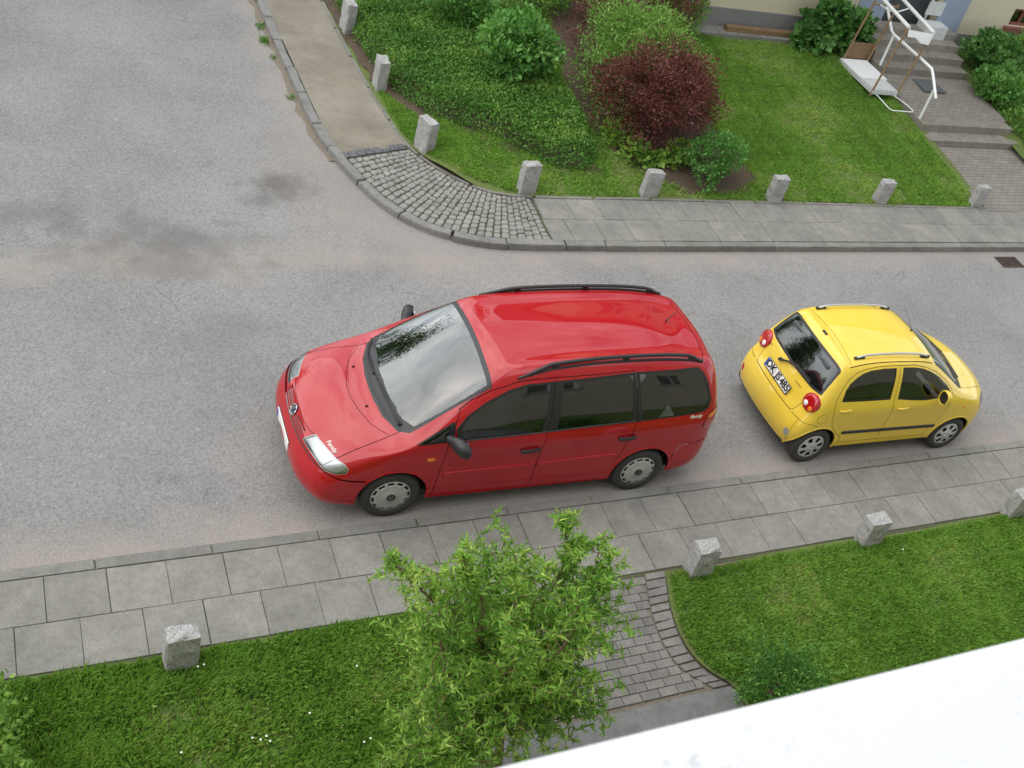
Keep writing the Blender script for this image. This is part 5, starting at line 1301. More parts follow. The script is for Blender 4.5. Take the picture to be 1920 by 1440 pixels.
# ---------------------------------------------------------------- corkscrew willow
def build_willow():
    base = Vector((3.30, -2.80, ZN)); t = empty('corkscrew_willow', base); tag(t, 'young corkscrew willow with curled leaves standing between the lawn and the brick path', 'tree')
    rr = random.Random(11); rng = np.random.default_rng(12)
    def curly(a, b, n, amp, turns):
        a, b = Vector(a), Vector(b); d = (b-a); L_ = d.length; d.normalize(); u = d.cross(Vector((.3, .5, .8))).normalized(); w = d.cross(u); ph = rr.uniform(0, 6.3); out = []
        for k in range(n):
            f = k/(n-1); e = amp*min(1, f*3); p = a+d*L_*f+(u*cos(ph+turns*6.28*f)+w*sin(ph+turns*6.28*f)-u*cos(ph))*e; out.append(p)
        return out
    C = Vector((-.34, .15, 1.74)); R_ = Vector((1.36, 1.08, 1.12))
    trunk = curly((0, 0, -.03), (-.10, .02, .85), 8, .02, .5)
    MB().tube(trunk, [.045-.002*k for k in range(8)], 10).build('trunk', BARKW, t, smooth=True, recalc=False)
    MB().tube(curly((-.02, -.06, -.03), (-.45, -.15, .95), 8, .03, .6), [.03-.002*k for k in range(8)], 8).build('trunk', BARKW, t, smooth=True, recalc=False)
    tw = MB(); LP, LD = [], []
    mains = []
    for k in range(20):
        a = 2*pi*k/20*3+rr.uniform(-.3, .3); rad = rr.uniform(.30, .80) if k % 5 else rr.uniform(.05, .35)
        e = Vector((C.x+R_.x*cos(a)*rad, C.y+R_.y*sin(a)*rad, C.z+R_.z*((.55+.45*(1-rad))*rr.uniform(.6, 1.0) if k % 2 else rr.uniform(-.35, .35))))
        pts = curly(trunk[4+k % 4], e, 14, .05, 2.0); mains.append(pts)
        MB().tube(pts, [.022*(1-.75*q/13) for q in range(14)], 6).build('limb', BARKW, t, smooth=True, recalc=False)
    for pts in mains:
        for _ in range(32):
            s = pts[rr.randint(4, 13)]; dirn = Vector((rr.gauss(0, 1), rr.gauss(0, 1), rr.gauss(.35, .8))).normalized()
            out = Vector((s.x-C.x, s.y-C.y, (s.z-C.z)*.5)); dirn = (dirn+out*.5).normalized()
            L_ = rr.uniform(.30, .68); e = s+dirn*L_
            # keep inside the crown outline
            q = Vector(((e.x-C.x)/R_.x, (e.y-C.y)/R_.y, (e.z-C.z)/R_.z))
            if q.length > 1.0: e = s+(dirn*.25+Vector((0, 0, .1)))*L_
            if e.z < .95 and e.y < .15 and abs(e.x+.1) < .45: continue
            sub = curly(s, e, 11, .035, 2.2); tw.tube(sub, [.0055*(1-.6*k/10) for k in range(11)], 4, cap=False)
            for _q in range(60):
                f = rr.uniform(.12, 1.0)*10; i0 = min(9, int(f)); p = sub[i0].lerp(sub[i0+1], f-i0); LP.append(tuple(p)); dd = (sub[i0+1]-sub[i0]).normalized()
                LD.append((dd.x*.6+rr.gauss(0, .6), dd.y*.6+rr.gauss(0, .6), dd.z*.5+rr.gauss(-.12, .6)))
    o = tw.build('twigs', BARKW, t, recalc=False); tag(o, kind='stuff')
    P = np.array(LP); D = unit(np.array(LD)); n = len(P)
    S = unit(np.cross(D, rng.normal(size=(n, 3)))); N_ = np.cross(S, D); sz = .080*rng.uniform(.55, 1.25, n); wd = .0065*rng.uniform(.7, 1.4, n)
    curl = rng.uniform(-3.6, 3.6, n); seg = 5; V = np.zeros((n, seg, 2, 3)); pos = P.copy(); ang = np.zeros(n)
    wsh = [.35, 1.0, 1.0, .7, .08]
    for k in range(seg):
        dirk = D*np.cos(ang)[:, None]+N_*np.sin(ang)[:, None]; nk = -D*np.sin(ang)[:, None]+N_*np.cos(ang)[:, None]
        tw_ = (k*rng.uniform(.1, .35, n)); sk_ = S*np.cos(tw_)[:, None]+nk*np.sin(tw_)[:, None]
        V[:, k, 0] = pos+sk_*(wd*wsh[k])[:, None]; V[:, k, 1] = pos-sk_*(wd*wsh[k])[:, None]
        pos = pos+dirk*(sz/(seg-1))[:, None]; ang = ang+curl/(seg-1)
    b = np.arange(n)[:, None]*seg*2; F = np.concatenate([b+np.array([[2*k, 2*k+1, 2*k+3, 2*k+2]]) for k in range(seg-1)])
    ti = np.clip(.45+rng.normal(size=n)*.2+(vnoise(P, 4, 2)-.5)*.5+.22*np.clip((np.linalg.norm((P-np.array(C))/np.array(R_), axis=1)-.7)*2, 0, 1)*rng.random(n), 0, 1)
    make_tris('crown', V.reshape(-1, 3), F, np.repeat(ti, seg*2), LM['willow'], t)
build_willow()

# ---------------------------------------------------------------- garden ground and grass
def project_in(poly, X, Y):
    """nearest point of the outline for every point"""
    d = np.full(len(X), 1e9); bx, by = X.copy(), Y.copy()
    for (x1, y1), (x2, y2) in zip(poly, poly[1:]+poly[:1]):
        L2 = (x2-x1)**2+(y2-y1)**2+1e-12; t = np.clip(((X-x1)*(x2-x1)+(Y-y1)*(y2-y1))/L2, 0, 1); qx, qy = x1+t*(x2-x1), y1+t*(y2-y1); e = np.hypot(X-qx, Y-qy); m = e < d
        d[m] = e[m]; bx[m] = qx[m]; by[m] = qy[m]
    return bx, by
def grid_sheet(name, x0, x1, y0, y1, nx, ny, z, mat, poly, skip=None):
    """a lumpy sheet whose rim follows the outline"""
    xs, ys = np.linspace(x0, x1, nx), np.linspace(y0, y1, ny); XX, YY = np.meshgrid(xs, ys); X, Y = XX.ravel(), YY.ravel()
    ins = pin(poly, X, Y); bx, by = project_in(poly, X, Y); X2, Y2 = np.where(ins, X, bx), np.where(ins, Y, by)
    V = np.stack([X2, Y2, z(X2, Y2)], 1); I = np.arange(nx*ny).reshape(ny, nx)
    F = np.stack([I[:-1, :-1], I[:-1, 1:], I[1:, 1:], I[1:, :-1]], -1).reshape(-1, 4)
    k = ins[F].any(1)
    if skip is not None: k &= ~skip(X[F].mean(1), Y[F].mean(1))
    o = make_tris(name, V, F[k], np.zeros(len(V)), mat); o.data.shade_smooth(); return o
PEp = [tuple(p) for p in PS[::8]]+[(24, 40), (4.98, 40)]
lump = lambda x, y: terr(x, y)+.018*np.sin(x*3.1+np.sin(y*2.3))*np.sin(y*2.7)-.004
gp = MB().prism(PEp, -.05, lambda p: .094).build('garden_base', PM['soil']); tag(gp, kind='structure')
PEi = [(p[0]+.03, p[1]+.03) for p in PEp]
go = grid_sheet('garden_ground', 4.9, 30, 5.5, 34, 200, 200, lump, PM['turf'], PEi, lambda x, y: (x > 16.2) & (x < 18.4) & (y < 11.3)); tag(go, kind='structure')
BED = [(9.2, 11.8), (8.45, 9.0), (8.6, 7.4), (9.1, 6.45), (9.7, 6.1), (10.75, 6.1), (11.25, 6.45), (11.3, 7.1), (11.1, 7.5), (11.2, 8.8), (11.6, 10.6), (11.9, 11.8)]
GB = [(5.15, 12.8), (5.15, 10.75), (5.25, 9.6), (5.35, 8.75), (5.8, 7.95), (6.3, 7.5), (6.85, 7.02), (7.3, 6.55), (7.95, 6.42), (8.42, 6.7), (8.6, 7.5), (8.6, 8.2), (8.45, 8.85), (8.1, 9.25), (7.75, 9.8), (7.75, 10.6), (8.2, 12.8)]
for nm, pl in (('planting_bed', BED), ('cover_bed', GB)):
    o = grid_sheet(nm, min(p[0] for p in pl)-.1, max(p[0] for p in pl)+.1, min(p[1] for p in pl)-.1, max(p[1] for p in pl)+.1, 70, 90, lambda x, y: lump(x, y)+.012+.012*np.sin(x*17)*np.sin(y*15+x*4), PM['soil'], [tuple(q) for q in resample(pl+[pl[0]], .25)[0]+np.random.default_rng(2).normal(size=resample(pl+[pl[0]], .25)[0].shape)*.03]); tag(o, kind='structure')
# near lawns: earth under the grass
LL = [(-9, -1.02), (3.16, -1.02), (3.26, -1.4), (3.30, -1.9), (3.26, -2.2), (3.12, -2.5), (3.12, -6.9), (-9, -6.9)]
outer = [(5.84, -1.03), (5.72, -1.35), (5.645, -1.62), (5.61, -1.90), (5.64, -2.15), (5.74, -2.34), (5.90, -2.5)]
OC = [(p[0]+.004, p[1]) for p in smooth_poly(outer, 2)]
LR = OC+[(5.92, -2.52), (5.92, -6.9), (20, -6.9), (20, -1.03)]
near_z = lambda x, y: ZN+.012+.02*np.sin(x*2.3+np.sin(y*1.9))*np.sin(y*2.1)-.02*np.exp(-((np.asarray(y)+1.03)/.12)**2)
for nm, pl in (('near_ground_left', LL), ('near_ground_right', LR)):
    o = MB().prism(pl, -.05, ZN-.02).build(nm+'_base', PM['dirt']); tag(o, kind='structure')
    x0, x1, y0, y1 = min(p[0] for p in pl), max(p[0] for p in pl), min(p[1] for p in pl), max(p[1] for p in pl)
    o = grid_sheet(nm, x0, x1, y0, y1, int((x1-x0)/.1), int((y1-y0)/.1), near_z, PM['turf'], pl); tag(o, kind='structure')

def grass(name, label, poly, density, h, zf, seed, avoid=(), xmax=None):
    rng = np.random.default_rng(seed); x0, x1, y0, y1 = min(p[0] for p in poly), max(p[0] for p in poly), min(p[1] for p in poly), max(p[1] for p in poly)
    n = int((x1-x0)*(y1-y0)*density); X, Y = rng.uniform(x0, x1, n), rng.uniform(y0, y1, n); k = pin(poly, X, Y)
    for a in avoid: k &= ~(pin(a, X, Y) & (edge_dist(a, X, Y) > .12*rng.random(n)))
    X, Y = X[k], Y[k]; n = len(X); Q = np.stack([X, Y, X*0], 1)
    patch = vnoise(Q, 1.7, seed); tuft = vnoise(Q, 6.5, seed+2); fine = vnoise(Q, 19, seed+4)
    dead = (patch > .64) & (rng.random(n) < .4)
    keep = rng.random(n) < np.clip(.45+tuft*.9-.35*(patch > .66), .1, 1); keep &= np.minimum(1, edge_dist(poly, X, Y)/.05) > rng.random(n)*.7
    X, Y, tuft, patch, dead, fine = (a[keep] for a in (X, Y, tuft, patch, dead, fine)); n = len(X)
    H = h*(.45+.6*tuft+.5*rng.random(n))*(1-.35*dead); a = rng.uniform(0, 2*pi, n); lean = rng.uniform(.25, 1.0, n)*H; wd = rng.uniform(.005, .010, n)*(h/.06)**.5
    b = a+pi/2; Z = zf(X, Y)
    V = np.stack([np.stack([X+np.cos(b)*wd, Y+np.sin(b)*wd, Z-.004], 1), np.stack([X-np.cos(b)*wd, Y-np.sin(b)*wd, Z-.004], 1), np.stack([X+np.cos(a)*lean*.35+np.cos(b)*wd*.8, Y+np.sin(a)*lean*.35+np.sin(b)*wd*.8, Z+H*.62], 1), np.stack([X+np.cos(a)*lean, Y+np.sin(a)*lean, Z+H*.92], 1)], 1).reshape(-1, 3)
    q = np.arange(n)[:, None]*4; F = np.concatenate([q+np.array([[0, 1, 2]]), q+np.array([[1, 3, 2]])])
    ti = np.clip(.40+rng.normal(size=n)*.16+(fine-.5)*.25+(patch-.5)*.34+(tuft-.5)*.25+.34*dead, 0, 1)
    o = make_tris(name, V, F, np.repeat(ti, 4), LM['grass']); tag(o, label, 'grass', kind='stuff'); return o
grass('near_lawn', 'grass of the near lawn left of the willow', [(-1.6, -1.06)]+LL[1:6]+[(3.12, -3.6), (-1.6, -3.6)], 9500, .070, near_z, 61)
grass('near_lawn', 'grass of the near lawn between the brick path and the white sill', [(p[0]+.03, p[1]-.02) for p in OC]+[(5.95, -3.6), (8, -3.6), (13.5, -2.6), (13.5, -1.07), (5.9, -1.07)], 7800, .048, near_z, 62)
FL = [(6.0, 6.45), (6.5, 6.12), (6.9, 6.02), (9.2, 6.0), (14.2, 5.88), (16.05, 5.84), (16.05, 10.6), (11.9, 10.85), (8.3, 11.8), (7.5, 11.8), (5.45, 7.3)]
grass('far_lawn', 'grass of the far garden sloping up to the house', FL, 5200, .055, lump, 63, avoid=(BED, GC))
grass('verge_grass', 'strip of grass along the sandy footway below the ground cover', [(5.26, 9.2), (5.28, 8.2), (5.36, 7.5), (5.45, 7.25), (5.62, 6.9), (5.95, 6.45), (6.4, 6.4), (6.0, 7.6), (5.5, 8.5)], 5200, .05, lump, 64, avoid=(GC,))
# daisies and dandelions
wp = flat('daisy_petal', (.80, .80, .76), .6, 0, .05); yp = flat('dandelion_petal', (.75, .50, .02), .6, 0, .1)
dm = MB().add([(0, 0, 0)]+[(.0095*cos(k*pi/4), .0095*sin(k*pi/4), .003*(k % 2)) for k in range(8)], [(0, k+1, (k+1) % 8+1) for k in range(8)])
dz = MB()
for x, y in ((1.1, -1.25), (1.15, -1.24), (2.39, -1.54), (1.41, -2.02), (1.47, -2.05), (1.52, -2.03), (1.54, -2.08), (.86, -2.03), (2.27, -2.28), (2.33, -2.26), (8.9, -1.35), (1.9, -1.9)):
    z = float(near_z(x, y))+.075; dz.add([(x+v[0], y+v[1], z+v[2]) for v in dm.v], dm.f)
o = dz.build('daisies', wp, recalc=False); tag(o, 'scattered white daisies in the near lawn left of the willow', 'flowers', kind='stuff')
dz = MB(); rd_ = random.Random(8)
for k in range(34):
    x, y = rd_.uniform(11.6, 15.8), rd_.uniform(6.2, 10); z = float(lump(x, y))+.06; s = rd_.uniform(.7, 1.3); dz.add([(x+v[0]*s, y+v[1]*s, z+v[2]) for v in dm.v], dm.f)
o = dz.build('dandelions', yp, recalc=False); tag(o, 'small yellow flowers scattered over the far lawn', 'flowers', kind='stuff')
# weeds in the gutter of the side street
for k, (x, y, s, lb) in enumerate(((3.86, 11.02, 1.0, 'topmost weed tuft in the gutter of the side street'), (3.84, 10.53, 1.2, 'largest weed tuft in the gutter of the side street'), (3.87, 10.0, .7, 'thin weed in the gutter below the largest tuft'), (3.90, 8.72, .8, 'lone weed in the gutter opposite the second granite post'))):
    rng = np.random.default_rng(70+k); n = int(90*s); P = np.stack([x+rng.normal(size=n)*.04*s, y+rng.normal(size=n)*.06*s, np.full(n, .01)], 1)
    o = leaves('weed', P-np.array([x, y, 0]), rng.normal(size=(n, 3))*.6+np.array([0, 0, .8]), .07*s*rng.uniform(.5, 1.2, n), .22, np.clip(.35+rng.normal(size=n)*.2, 0, 1), LM['cover'], rng=rng); o.location = (x, y, 0)
    tag(o, lb, 'weed', 'weeds in the gutter', 'stuff')
gd = MB(); r0 = [p for p in KS if 6.9 < p[1] < 13][::4]; vs = []
for k, p in enumerate(r0):
    w = .085+.03*sin(k*1.7)+.02*sin(k*3.9); vs += [(p[0]-w, p[1], .004), (p[0]-w*.4, p[1], .016), (p[0]+.01, p[1], .02)]
gd.add(vs, [f for q in range(len(r0)-1) for f in ((3*q, 3*q+1, 3*q+4, 3*q+3), (3*q+1, 3*q+2, 3*q+5, 3*q+4))]).build('gutter_dirt', PM['dirt'], fp, smooth=True)

# ---------------------------------------------------------------- brick path to the near door
bp_ = empty('near_path', (0, 0, 0)); tag(bp_, kind='structure')
MB().prism([(3.0, -1.03), (5.85, -1.03), (5.66, -1.62), (5.62, -1.89), (5.66, -2.15), (5.9, -2.5), (2.95, -2.5), (3.12, -1.9)], -.05, ZN-.022).build('bedding', PM['dirt'], bp_)
MB().box((4.52, -4.7, .03), (2.78, 4.4, .10)).build('concrete_path', concrete('path_concrete', (.20, .198, .195), .35), bp_)
inner = [(5.60, -1.03), (5.51, -1.32), (5.44, -1.58), (5.41, -1.91), (5.45, -2.18), (5.56, -2.33), (5.72, -2.5)]
outer = [(5.84, -1.03), (5.72, -1.35), (5.645, -1.62), (5.61, -1.90), (5.64, -2.15), (5.74, -2.34), (5.90, -2.5)]
iy = np.array([p[1] for p in inner])[::-1]; ix = np.array([p[0] for p in inner])[::-1]
pv = slab_mesh(.194, .094, .04, .005); pv.materials.append(PM['paver'])
hv = slab_mesh(.094, .094, .04, .005); hv.materials.append(PM['paver'])
row = 0; y = -1.10
while y > -2.47:
    xr = float(np.interp(y, iy, ix))-.012; xl = 3.42; x = xl+(.1 if row % 2 else 0)
    while x+.2 < xr:
        o = link('paver', pv, bp_); o.location = (x+.1, y, ZN-.004+random.uniform(-.002, .002)); o.rotation_euler = (random.uniform(-.006, .006), random.uniform(-.006, .006), random.uniform(-.008, .008)); x += .2
    if xr-x > .04:
        MB().prism([(x+.003, y-.047), (xr-.004, y-.047), (xr-.004, y+.047), (x+.003, y+.047)], ZN-.045, ZN-.004, top_in=.004).build('paver', PM['paver'], bp_)
    y -= .1; row += 1
IS, di = resample(smooth_poly(inner, 2), .02); OS, do_ = resample(smooth_poly(outer, 2), .02); nb = 15
for sgn_, cxm in ((1, 0), (-1, 9.0)):
    for k in range(nb):
        q = []
        for S_, e in ((IS, .09), (IS, .91), (OS, .93), (OS, .07)):
            f = (k+e)/nb*(len(S_)-1); i0 = int(f); p = S_[min(i0, len(S_)-1)]; q.append((p[0] if sgn_ > 0 else cxm-p[0], p[1]))
        MB().prism(q, ZN-.045, ZN+random.uniform(-.001, .003), top_in=.005).build('border_paver', PM['paver'], bp_)
# ---------------------------------------------------------------- the cream house opposite
def plaster(name, col, var=.06):
    t = NT(name); p = t.pos(); f = t.noise(p, 60, 5, .7); m = t.noise(p, 1.2, 5, .6)
    c = t.ramp(m, [(.3, tuple(x*(1-var) for x in col)), (.7, tuple(x*(1+var*.6) for x in col))]); t.set(Base_Color=c, Roughness=.92); t.bump(f, .35, .006); return t.m
HM = dict(cream=plaster('cream_plaster', (.56, .50, .36)), plinth=plaster('plinth_grey', (.20, .195, .19), .12), blue=plaster('blue_plaster', (.27, .32, .41)), white=flat('white_paint', (.80, .80, .79), .45, 0, .06, 30),
          roof=flat('roof_tile', (.17, .07, .05), .8, 0, .3, 25), pane=CM['glass'], clear=CM['clear'], wood=flat('weathered_wood', (.20, .125, .06), .8, 0, .3, 25, .3), pole=flat('brown_pole', (.25, .165, .08), .7, 0, .2, 30, .2),
          door=flat('dark_door', (.05, .055, .06), .5), brick=flat('brick_sill', (.20, .075, .05), .85, 0, .3, 30), tube=flat('white_tube', (.78, .79, .78), .35, 0, .06, 40), dull=flat('dull_board', (.55, .56, .55), .6, 0, .1, 12), net=flat('net_curtain', (.55, .54, .50), .95, 0, .2, 8), pane_backing=flat('room_dark', (.06, .06, .065), .9), mesh=flat('foot_grate', (.10, .11, .11), .8, 0, .25, 60, .4))
def window(parent, c, w, h, ny, d=.08, sill=True, cur='pane_backing', pn='pane', fm='white'):
    """window on a wall whose outward normal is ny along y"""
    wn_ = empty('window', c, 0, parent); f = .06
    for dx, dz, a, b in ((-w/2+f/2, 0, f, h), (w/2-f/2, 0, f, h), (0, h/2-f/2, w-2*f, f), (0, -h/2+f/2, w-2*f, f), (0, 0, .05, h-2*f)):
        MB().box((dx, ny*.0, dz), (a, .07, b)).build('frame', HM[fm], wn_)
    MB().box((0, -ny*.02, 0), (w-2*f, .008, h-2*f)).build('pane', HM[pn], wn_)
    MB().box((0, -ny*.045, 0), (w-.02, .01, h-.02)).build('pane_backing', HM[cur], wn_)  # near-black by default, standing in for the unlit room; net curtain otherwise
    if sill: MB().box((0, ny*.08, -h/2-.03), (w+.16, .20, .05)).build('sill', HM['plinth'], wn_)
    return wn_
def wall_with_holes(name, x0, x1, z0, z1, y, thick, holes, mat, parent):
    """holes: (cx, cz, w, h); wall lies in x,z with its face at y, body behind"""
    xs = sorted({x0, x1}|{c-w/2 for c, _, w, _ in holes}|{c+w/2 for c, _, w, _ in holes}); zs = sorted({z0, z1}|{c-h/2 for _, c, _, h in holes}|{c+h/2 for _, c, _, h in holes}); m = MB()
    ins = lambda cx, cz: any(abs(cx-a) < w/2 and abs(cz-b) < h/2 for a, b, w, h in holes)
    def q(p): m.add(p, [(0, 1, 2, 3)])
    yb = y+thick
    for i in range(len(xs)-1):
        for j in range(len(zs)-1):
            a, b, c, d = xs[i], xs[i+1], zs[j], zs[j+1]
            if not ins((a+b)/2, (c+d)/2): q([(a, y, c), (b, y, c), (b, y, d), (a, y, d)]); q([(a, yb, c), (a, yb, d), (b, yb, d), (b, yb, c)])
    for cx, cz, w, h in holes:
        a, b, c, d = cx-w/2, cx+w/2, cz-h/2, cz+h/2
        q([(a, y, c), (a, yb, c), (b, yb, c), (b, y, c)]); q([(a, y, d), (b, y, d), (b, yb, d), (a, yb, d)]); q([(a, y, c), (a, y, d), (a, yb, d), (a, yb, c)]); q([(b, y, c), (b, yb, c), (b, yb, d), (b, y, d)])
    q([(x0, y, z0), (x0, yb, z0), (x0, yb, z1), (x0, y, z1)]); q([(x1, y, z0), (x1, y, z1), (x1, yb, z1), (x1, yb, z0)]); q([(x0, y, z1), (x0, yb, z1), (x1, yb, z1), (x1, y, z1)])
    return m.build(name, mat, parent)
def build_house():
    h = empty('house', (0, 0, 0)); tag(h, 'cream rendered house with grey plinth and blue entrance surround', 'house')
    Yw = 11.2; wins = [(x, z, 1.25, 1.45) for z in (5.0, 7.9) for x in (12.4, 14.8, 17.4, 20.0, 22.6)]+[(12.9, 2.9, 1.25, 1.45), (20.75, 1.62, .75, .40), (22.9, 2.9, 1.25, 1.45)]
    ent = (17.45, 2.15, 1.45, 2.15)
    wall_with_holes('wall', 11.0, 27, .3, 9.9, Yw, .32, wins+[ent], HM['cream'], h)
    MB().box((19, 16.4, 5.1), (16, 9.7, 9.6)).build('wall', HM['cream'], h)
    for a, b in ((11.0, 15.95), (18.95, 20.3), (21.2, 27)): MB().box(((a+b)/2, Yw-.012, .72), (b-a, .05, .80)).build('plinth', HM['plinth'], h)
    for a, b, z0, z1 in ((15.97, 16.70, .95, 3.5), (18.20, 18.93, .95, 3.5), (16.70, 18.20, 3.25, 3.5)): MB().box(((a+b)/2, Yw-.01, (z0+z1)/2), (b-a, .045, z1-z0)).build('entrance_surround', HM['blue'], h)
    d = empty('door', (17.45, Yw+.18, 2.15), 0, h); MB().box((0, 0, 0), (1.40, .06, 2.15)).build('door_leaf', HM['door'], d)
    MB().box((-.12, -.04, .2), (.55, .02, 1.3)).build('pane', HM['pane'], d); MB().box((.58, -.04, 0), (.05, .05, 2.1)).build('door_frame', HM['white'], d); MB().box((.35, -.06, -.05), (.03, .06, .25)).build('handle', CM['chrome'], d)
    for c in wins: window(h, (c[0], Yw+.10, c[1]), c[2], c[3], -1, sill=c[3] > 1, fm='white' if c[3] > 1 else 'brick')
    MB().box((20.75, Yw-.04, 1.37), (.95, .16, .09)).build('sill', HM['brick'], h)
    rf = MB(); rf.add([(10.6, 10.6, 9.85), (27.4, 10.6, 9.85), (27.4, 16.3, 13.6), (10.6, 16.3, 13.6), (10.6, 22, 9.85), (27.4, 22, 9.85), (10.6, 10.6, 9.7), (27.4, 10.6, 9.7), (10.6, 22, 9.7), (27.4, 22, 9.7)], [(0, 1, 2, 3), (3, 2, 5, 4), (0, 6, 7, 1), (4, 5, 9, 8), (6, 8, 9, 7), (0, 3, 4, 8, 6), (1, 7, 9, 5, 2)]); rf.build('roof', HM['roof'], h)
    # notice and white meter box by the door
    MB().box((18.02, Yw-.05, 1.62), (.46, .02, .30)).build('notice_board', HM['dull'], h, bevel=.006)
    MB().box((18.0, Yw-.22, 1.18), (.62, .34, .36)).build('meter_box', HM['dull'], h, bevel=.01)
build_house()
st = empty('wall_pavement', (0, 0, 0)); tag(st, kind='structure')
for k in range(9): MB().box((11.85+k*.5, 10.99, .70), (.49, .34, .10)).build('paving_slab', PM['slab'], st, bevel=.004)
o = MB().box((0, 0, 0), (2.05, .14, .10)).build('timber_beam', HM['wood'], bevel=.008); o.location = (13.83, 11.0, .80); o.rotation_euler = (0, 0, -.01); tag(o, 'weathered timber beam lying along the house plinth', 'beam')

# garden path and steps
def pave_mat():
    t = NT('path_brick'); p = t.pos(); b = t.n('ShaderNodeTexBrick'); t.l(p, b.inputs['Vector']); b.inputs['Scale'].default_value = 1.0; b.inputs['Brick Width'].default_value = .2; b.inputs['Row Height'].default_value = .1; b.inputs['Mortar Size'].default_value = .006; b.inputs['Mortar Smooth'].default_value = .2
    b.inputs['Color1'].default_value = (.26, .235, .20, 1); b.inputs['Color2'].default_value = (.215, .195, .17, 1); b.inputs['Mortar'].default_value = (.09, .08, .06, 1)
    f = t.noise(p, 90, 4, .75); m = t.noise(p, 2.2, 5)
    c = t.mix(.5, b.outputs['Color'], t.ramp(f, [(.3, (.7, .7, .7)), (.7, (1.25, 1.25, 1.25))]), 'MULTIPLY'); c = t.mix(.5, c, t.ramp(m, [(.3, (.75, .75, .75)), (.7, (1.15, 1.14, 1.1))]), 'MULTIPLY')
    t.set(Base_Color=c, Roughness=.92); t.bump(b.outputs['Fac'], -.6, .01); return t.m
gpth = empty('garden_path', (0, 0, 0)); tag(gpth, kind='structure'); bm_ = pave_mat()
def ramp_block(name, x0, x1, y0, y1, za, zb, mat):
    MB().add([(x0, y0, -.02), (x1, y0, -.02), (x1, y1, -.02), (x0, y1, -.02), (x0, y0, za), (x1, y0, za), (x1, y1, zb), (x0, y1, zb)], [(4, 5, 6, 7), (0, 1, 5, 4), (1, 2, 6, 5), (2, 3, 7, 6), (3, 0, 4, 7)]).build(name, mat, gpth)
ramp_block('paved_ramp', 16.13, 18.62, 5.70, 7.80, .105, .20, bm_)
ramp_block('paved_ramp', 16.13, 18.66, 8.45, 10.02, .502, .60, bm_)
for x0, x1, y0, y1, zt in ((16.12, 18.60, 7.80, 8.15, .34), (16.10, 18.58, 8.13, 8.48, .50), (16.12, 18.62, 9.98, 10.30, .76), (16.12, 18.62, 10.28, 10.58, .92), (16.12, 18.62, 10.56, 10.86, 1.08), (16.12, 18.70, 10.84, 11.19, 1.22)):
    MB().box(((x0+x1)/2, (y0+y1)/2, zt/2-.05), (x1-x0, y1-y0, zt+.1)).build('step', PM['step'], gpth, bevel=.012)
o = MB().box((0, 0, 0), (.60, .52, .02)).build('foot_grate', HM['mesh'], bevel=.004); o.location = (17.28, 9.60, .592); tag(o, 'dark foot grate let into the path below the upper steps', 'grate')

# white handrail beside the steps
hr = empty('handrail', (16.15, 9.4, .5)); tag(hr, 'white painted tubular handrail on the left of the steps', 'handrail')
MB().tube([(0, 1.35, 1.40), (0, 1.12, 1.23), (0, .74, .95), (0, .62, .925), (0, -.33, .92), (0, -.74, .91), (0, -.84, .84), (0, -1.2, .52)], .030, 10).build('rail', HM['tube'], hr, smooth=True)
MB().tube([(0, .63, .25), (0, .63, .93)], .026, 10).build('post', HM['tube'], hr, smooth=True); MB().tube([(0, -1.05, -.06), (0, -1.05, .62)], .026, 10).build('post', HM['tube'], hr, smooth=True)
# open frame of brown poles with boards below and white tubes on top
fr = empty('pole_frame', (15.62, 9.65, .55)); tag(fr, 'open frame of brown poles on a white board base, with white tubes along the top', 'frame')
MB().box((0, 0, .10), (.66, 1.28, .08)).build('base', HM['dull'], fr, bevel=.006)
MB().box((.02, .24, .155), (.70, .80, .02)).build('white_board', HM['white'], fr, bevel=.003); MB().box((0, -.40, .152), (.62, .46, .014)).build('grey_board', HM['dull'], fr)
for x, y, x2, y2, zt in ((-.33, -.62, -.12, -.58, 1.46), (.33, -.62, .52, -.58, 1.38), (-.28, .62, -.06, .66, 1.46), (.36, .62, .56, .66, 1.40)): MB().tube([(x, y, .02), (x2, y2, zt)], .022, 8).build('pole', HM['pole'], fr, smooth=True)
for a, b in (((-.12, -.60, 1.46), (.05, .80, 1.50)), ((.52, -.62, 1.42), (.72, .82, 1.46))): MB().tube([a, b], .038, 10).build('white_tube', HM['tube'], fr, smooth=True)
MB().tube([(-.08, .45, 1.42), (.10, .35, 1.36), (.35, .36, 1.36), (.62, .42, 1.42)], .014, 8).build('cross_tube', HM['tube'], fr, smooth=True)
MB().tube([(-.10, .62, 1.36), (.56, .64, 1.34)], .02, 8).build('cross_pole', HM['pole'], fr, smooth=True)
m = MB(); m.add([(-.12, -.62, 1.43), (.54, -.62, 1.39), (.50, -.66, 1.18), (.28, -.66, 1.20), (.10, -.65, 1.30), (-.10, -.65, 1.30)], [(0, 1, 2, 3, 4, 5)]); o = m.build('white_sheet', HM['white'], fr); md = o.modifiers.new('t', 'SOLIDIFY'); md.thickness = .012
ut = MB().tube([(-.17, -.35, .0), (-.2, -.7, .06), (-.27, -1.2, .07), (-.22, -1.27, .065), (.30, -1.27, .06), (.36, -1.2, .06), (.34, -.9, .06), (.25, -.55, .06), (.2, -.3, .0)], .011, 8).build('drawbar', HM['tube'], fr, smooth=True)

MB().box((.12, .68, .34), (.62, .03, .34)).build('back_panel', HM['wood'], fr, bevel=.004)
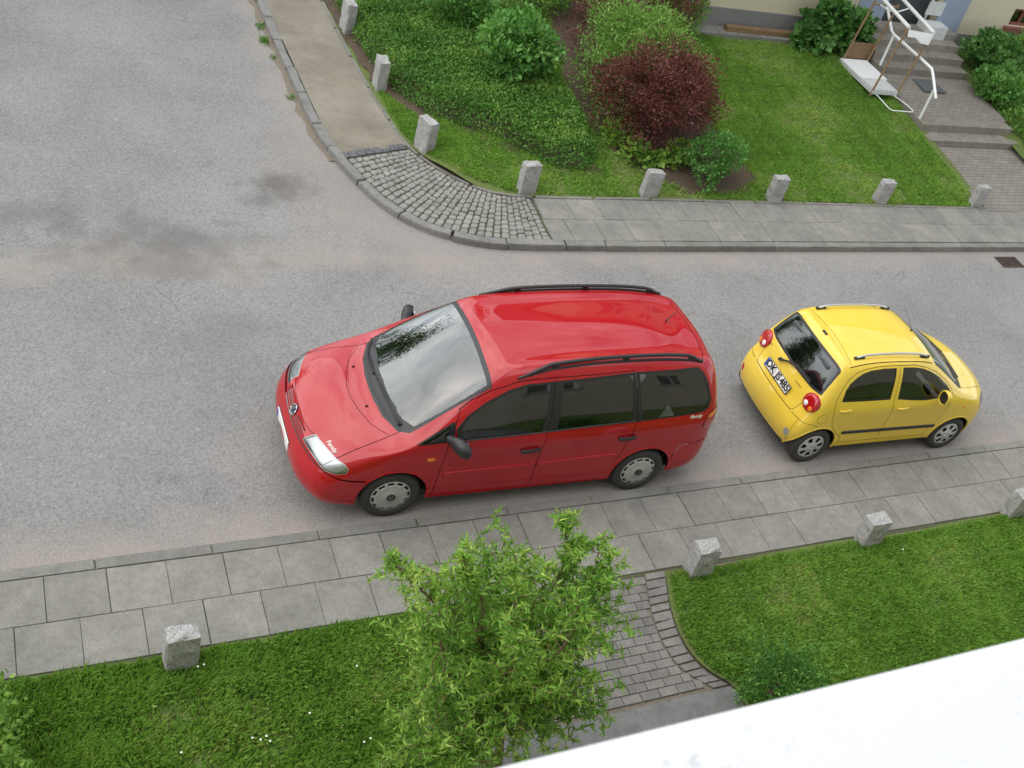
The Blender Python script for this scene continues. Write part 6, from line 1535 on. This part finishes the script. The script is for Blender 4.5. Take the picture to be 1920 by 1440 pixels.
# ---------------------------------------------------------------- the building the picture is taken from
nb_ = empty('near_building', (0, 0, 0)); tag(nb_, 'building the picture is taken from, with its white window sill at the lower right', 'building')
wn2 = [(x, z, 1.3, 1.4) for z in (2.9, 5.4, 7.5) for x in (-7.5, -3.9, 3.9, 7.5, 11.1)]+[(.25, 5.4, 1.3, 1.4), (.25, 9.05, 2.4, 1.5)]
m = wall_with_holes('wall', -14, 22, -.02, 11.5, -7.12, -.3, wn2, plaster('near_plaster', (.52, .48, .38)), nb_)
MB().box((4, -10.6, 5.7), (36, 6, 11.4)).build('wall', HM['pane_backing'], nb_)  # building core coloured near-black to stand for unlit rooms
for c in wn2[:-1]: window(nb_, (c[0], -7.22, c[1]), c[2], c[3], 1, cur='net', pn='clear')
t = NT('sill_white'); p = t.pos(); f = t.noise(p, 170, 5, .7); g = t.noise(p, 25, 5, .7)
t.set(Base_Color=t.mix(t.math('MULTIPLY', t.ramp(f, [(.58, (0, 0, 0)), (.68, (1, 1, 1))]), t.ramp(g, [(.46, (0, 0, 0)), (.70, (1, 1, 1))])), (.79, .79, .80), (.52, .54, .59)), Roughness=.5)
sl = MB().box((.9, -6.926, 8.235), (3.4, .50, .05)).build('window_sill', t.m, nb_, bevel=.004)

# ---------------------------------------------------------------- trees outside the frame that the paintwork mirrors
def far_tree(x, y, h, r, label, seed, n=13000):
    t = empty('broadleaf_tree', (x, y, 0)); tag(t, label, 'tree', 'tall trees beyond the picture'); g = random.Random(seed); rng = np.random.default_rng(seed)
    MB().tube([(0, 0, -.05), (.05, 0, h*.3), (.1, .1, h*.75)], [.28, .2, .06], 10).build('trunk', BARK, t, smooth=True)
    bl = [(g.uniform(-.55, .55)*r, g.uniform(-.55, .55)*r, h*g.uniform(.20, .86), r*g.uniform(.35, .55), r*g.uniform(.35, .55), r*g.uniform(.3, .5)) for _ in range(20)]+[(0, 0, h*.88, r*.4, r*.4, h*.12)]
    P, d = blob_points(bl, n, rng, .8, None, .18, 1.2, seed)
    leaves('crown', P, d+rng.normal(size=P.shape)*.7, .26*rng.uniform(.6, 1.3, len(P)), .6, np.clip(.5+rng.normal(size=len(P))*.25, 0, 1), LM['tree'], t, rng=rng)
far_tree(8.3, 19.5, 15.5, 3.4, 'tall tree behind the garden, left of the house', 81)
far_tree(-6.5, 25, 12.5, 5.5, 'tall tree up the side street', 82, 15000)
far_tree(-11, 16, 11, 4.0, 'tall tree across the side street', 83, 14000)
far_tree(-17, 8, 10, 4.0, 'tall tree down the main street to the left', 84, 13000)

build_minivan()
build_hatchback()
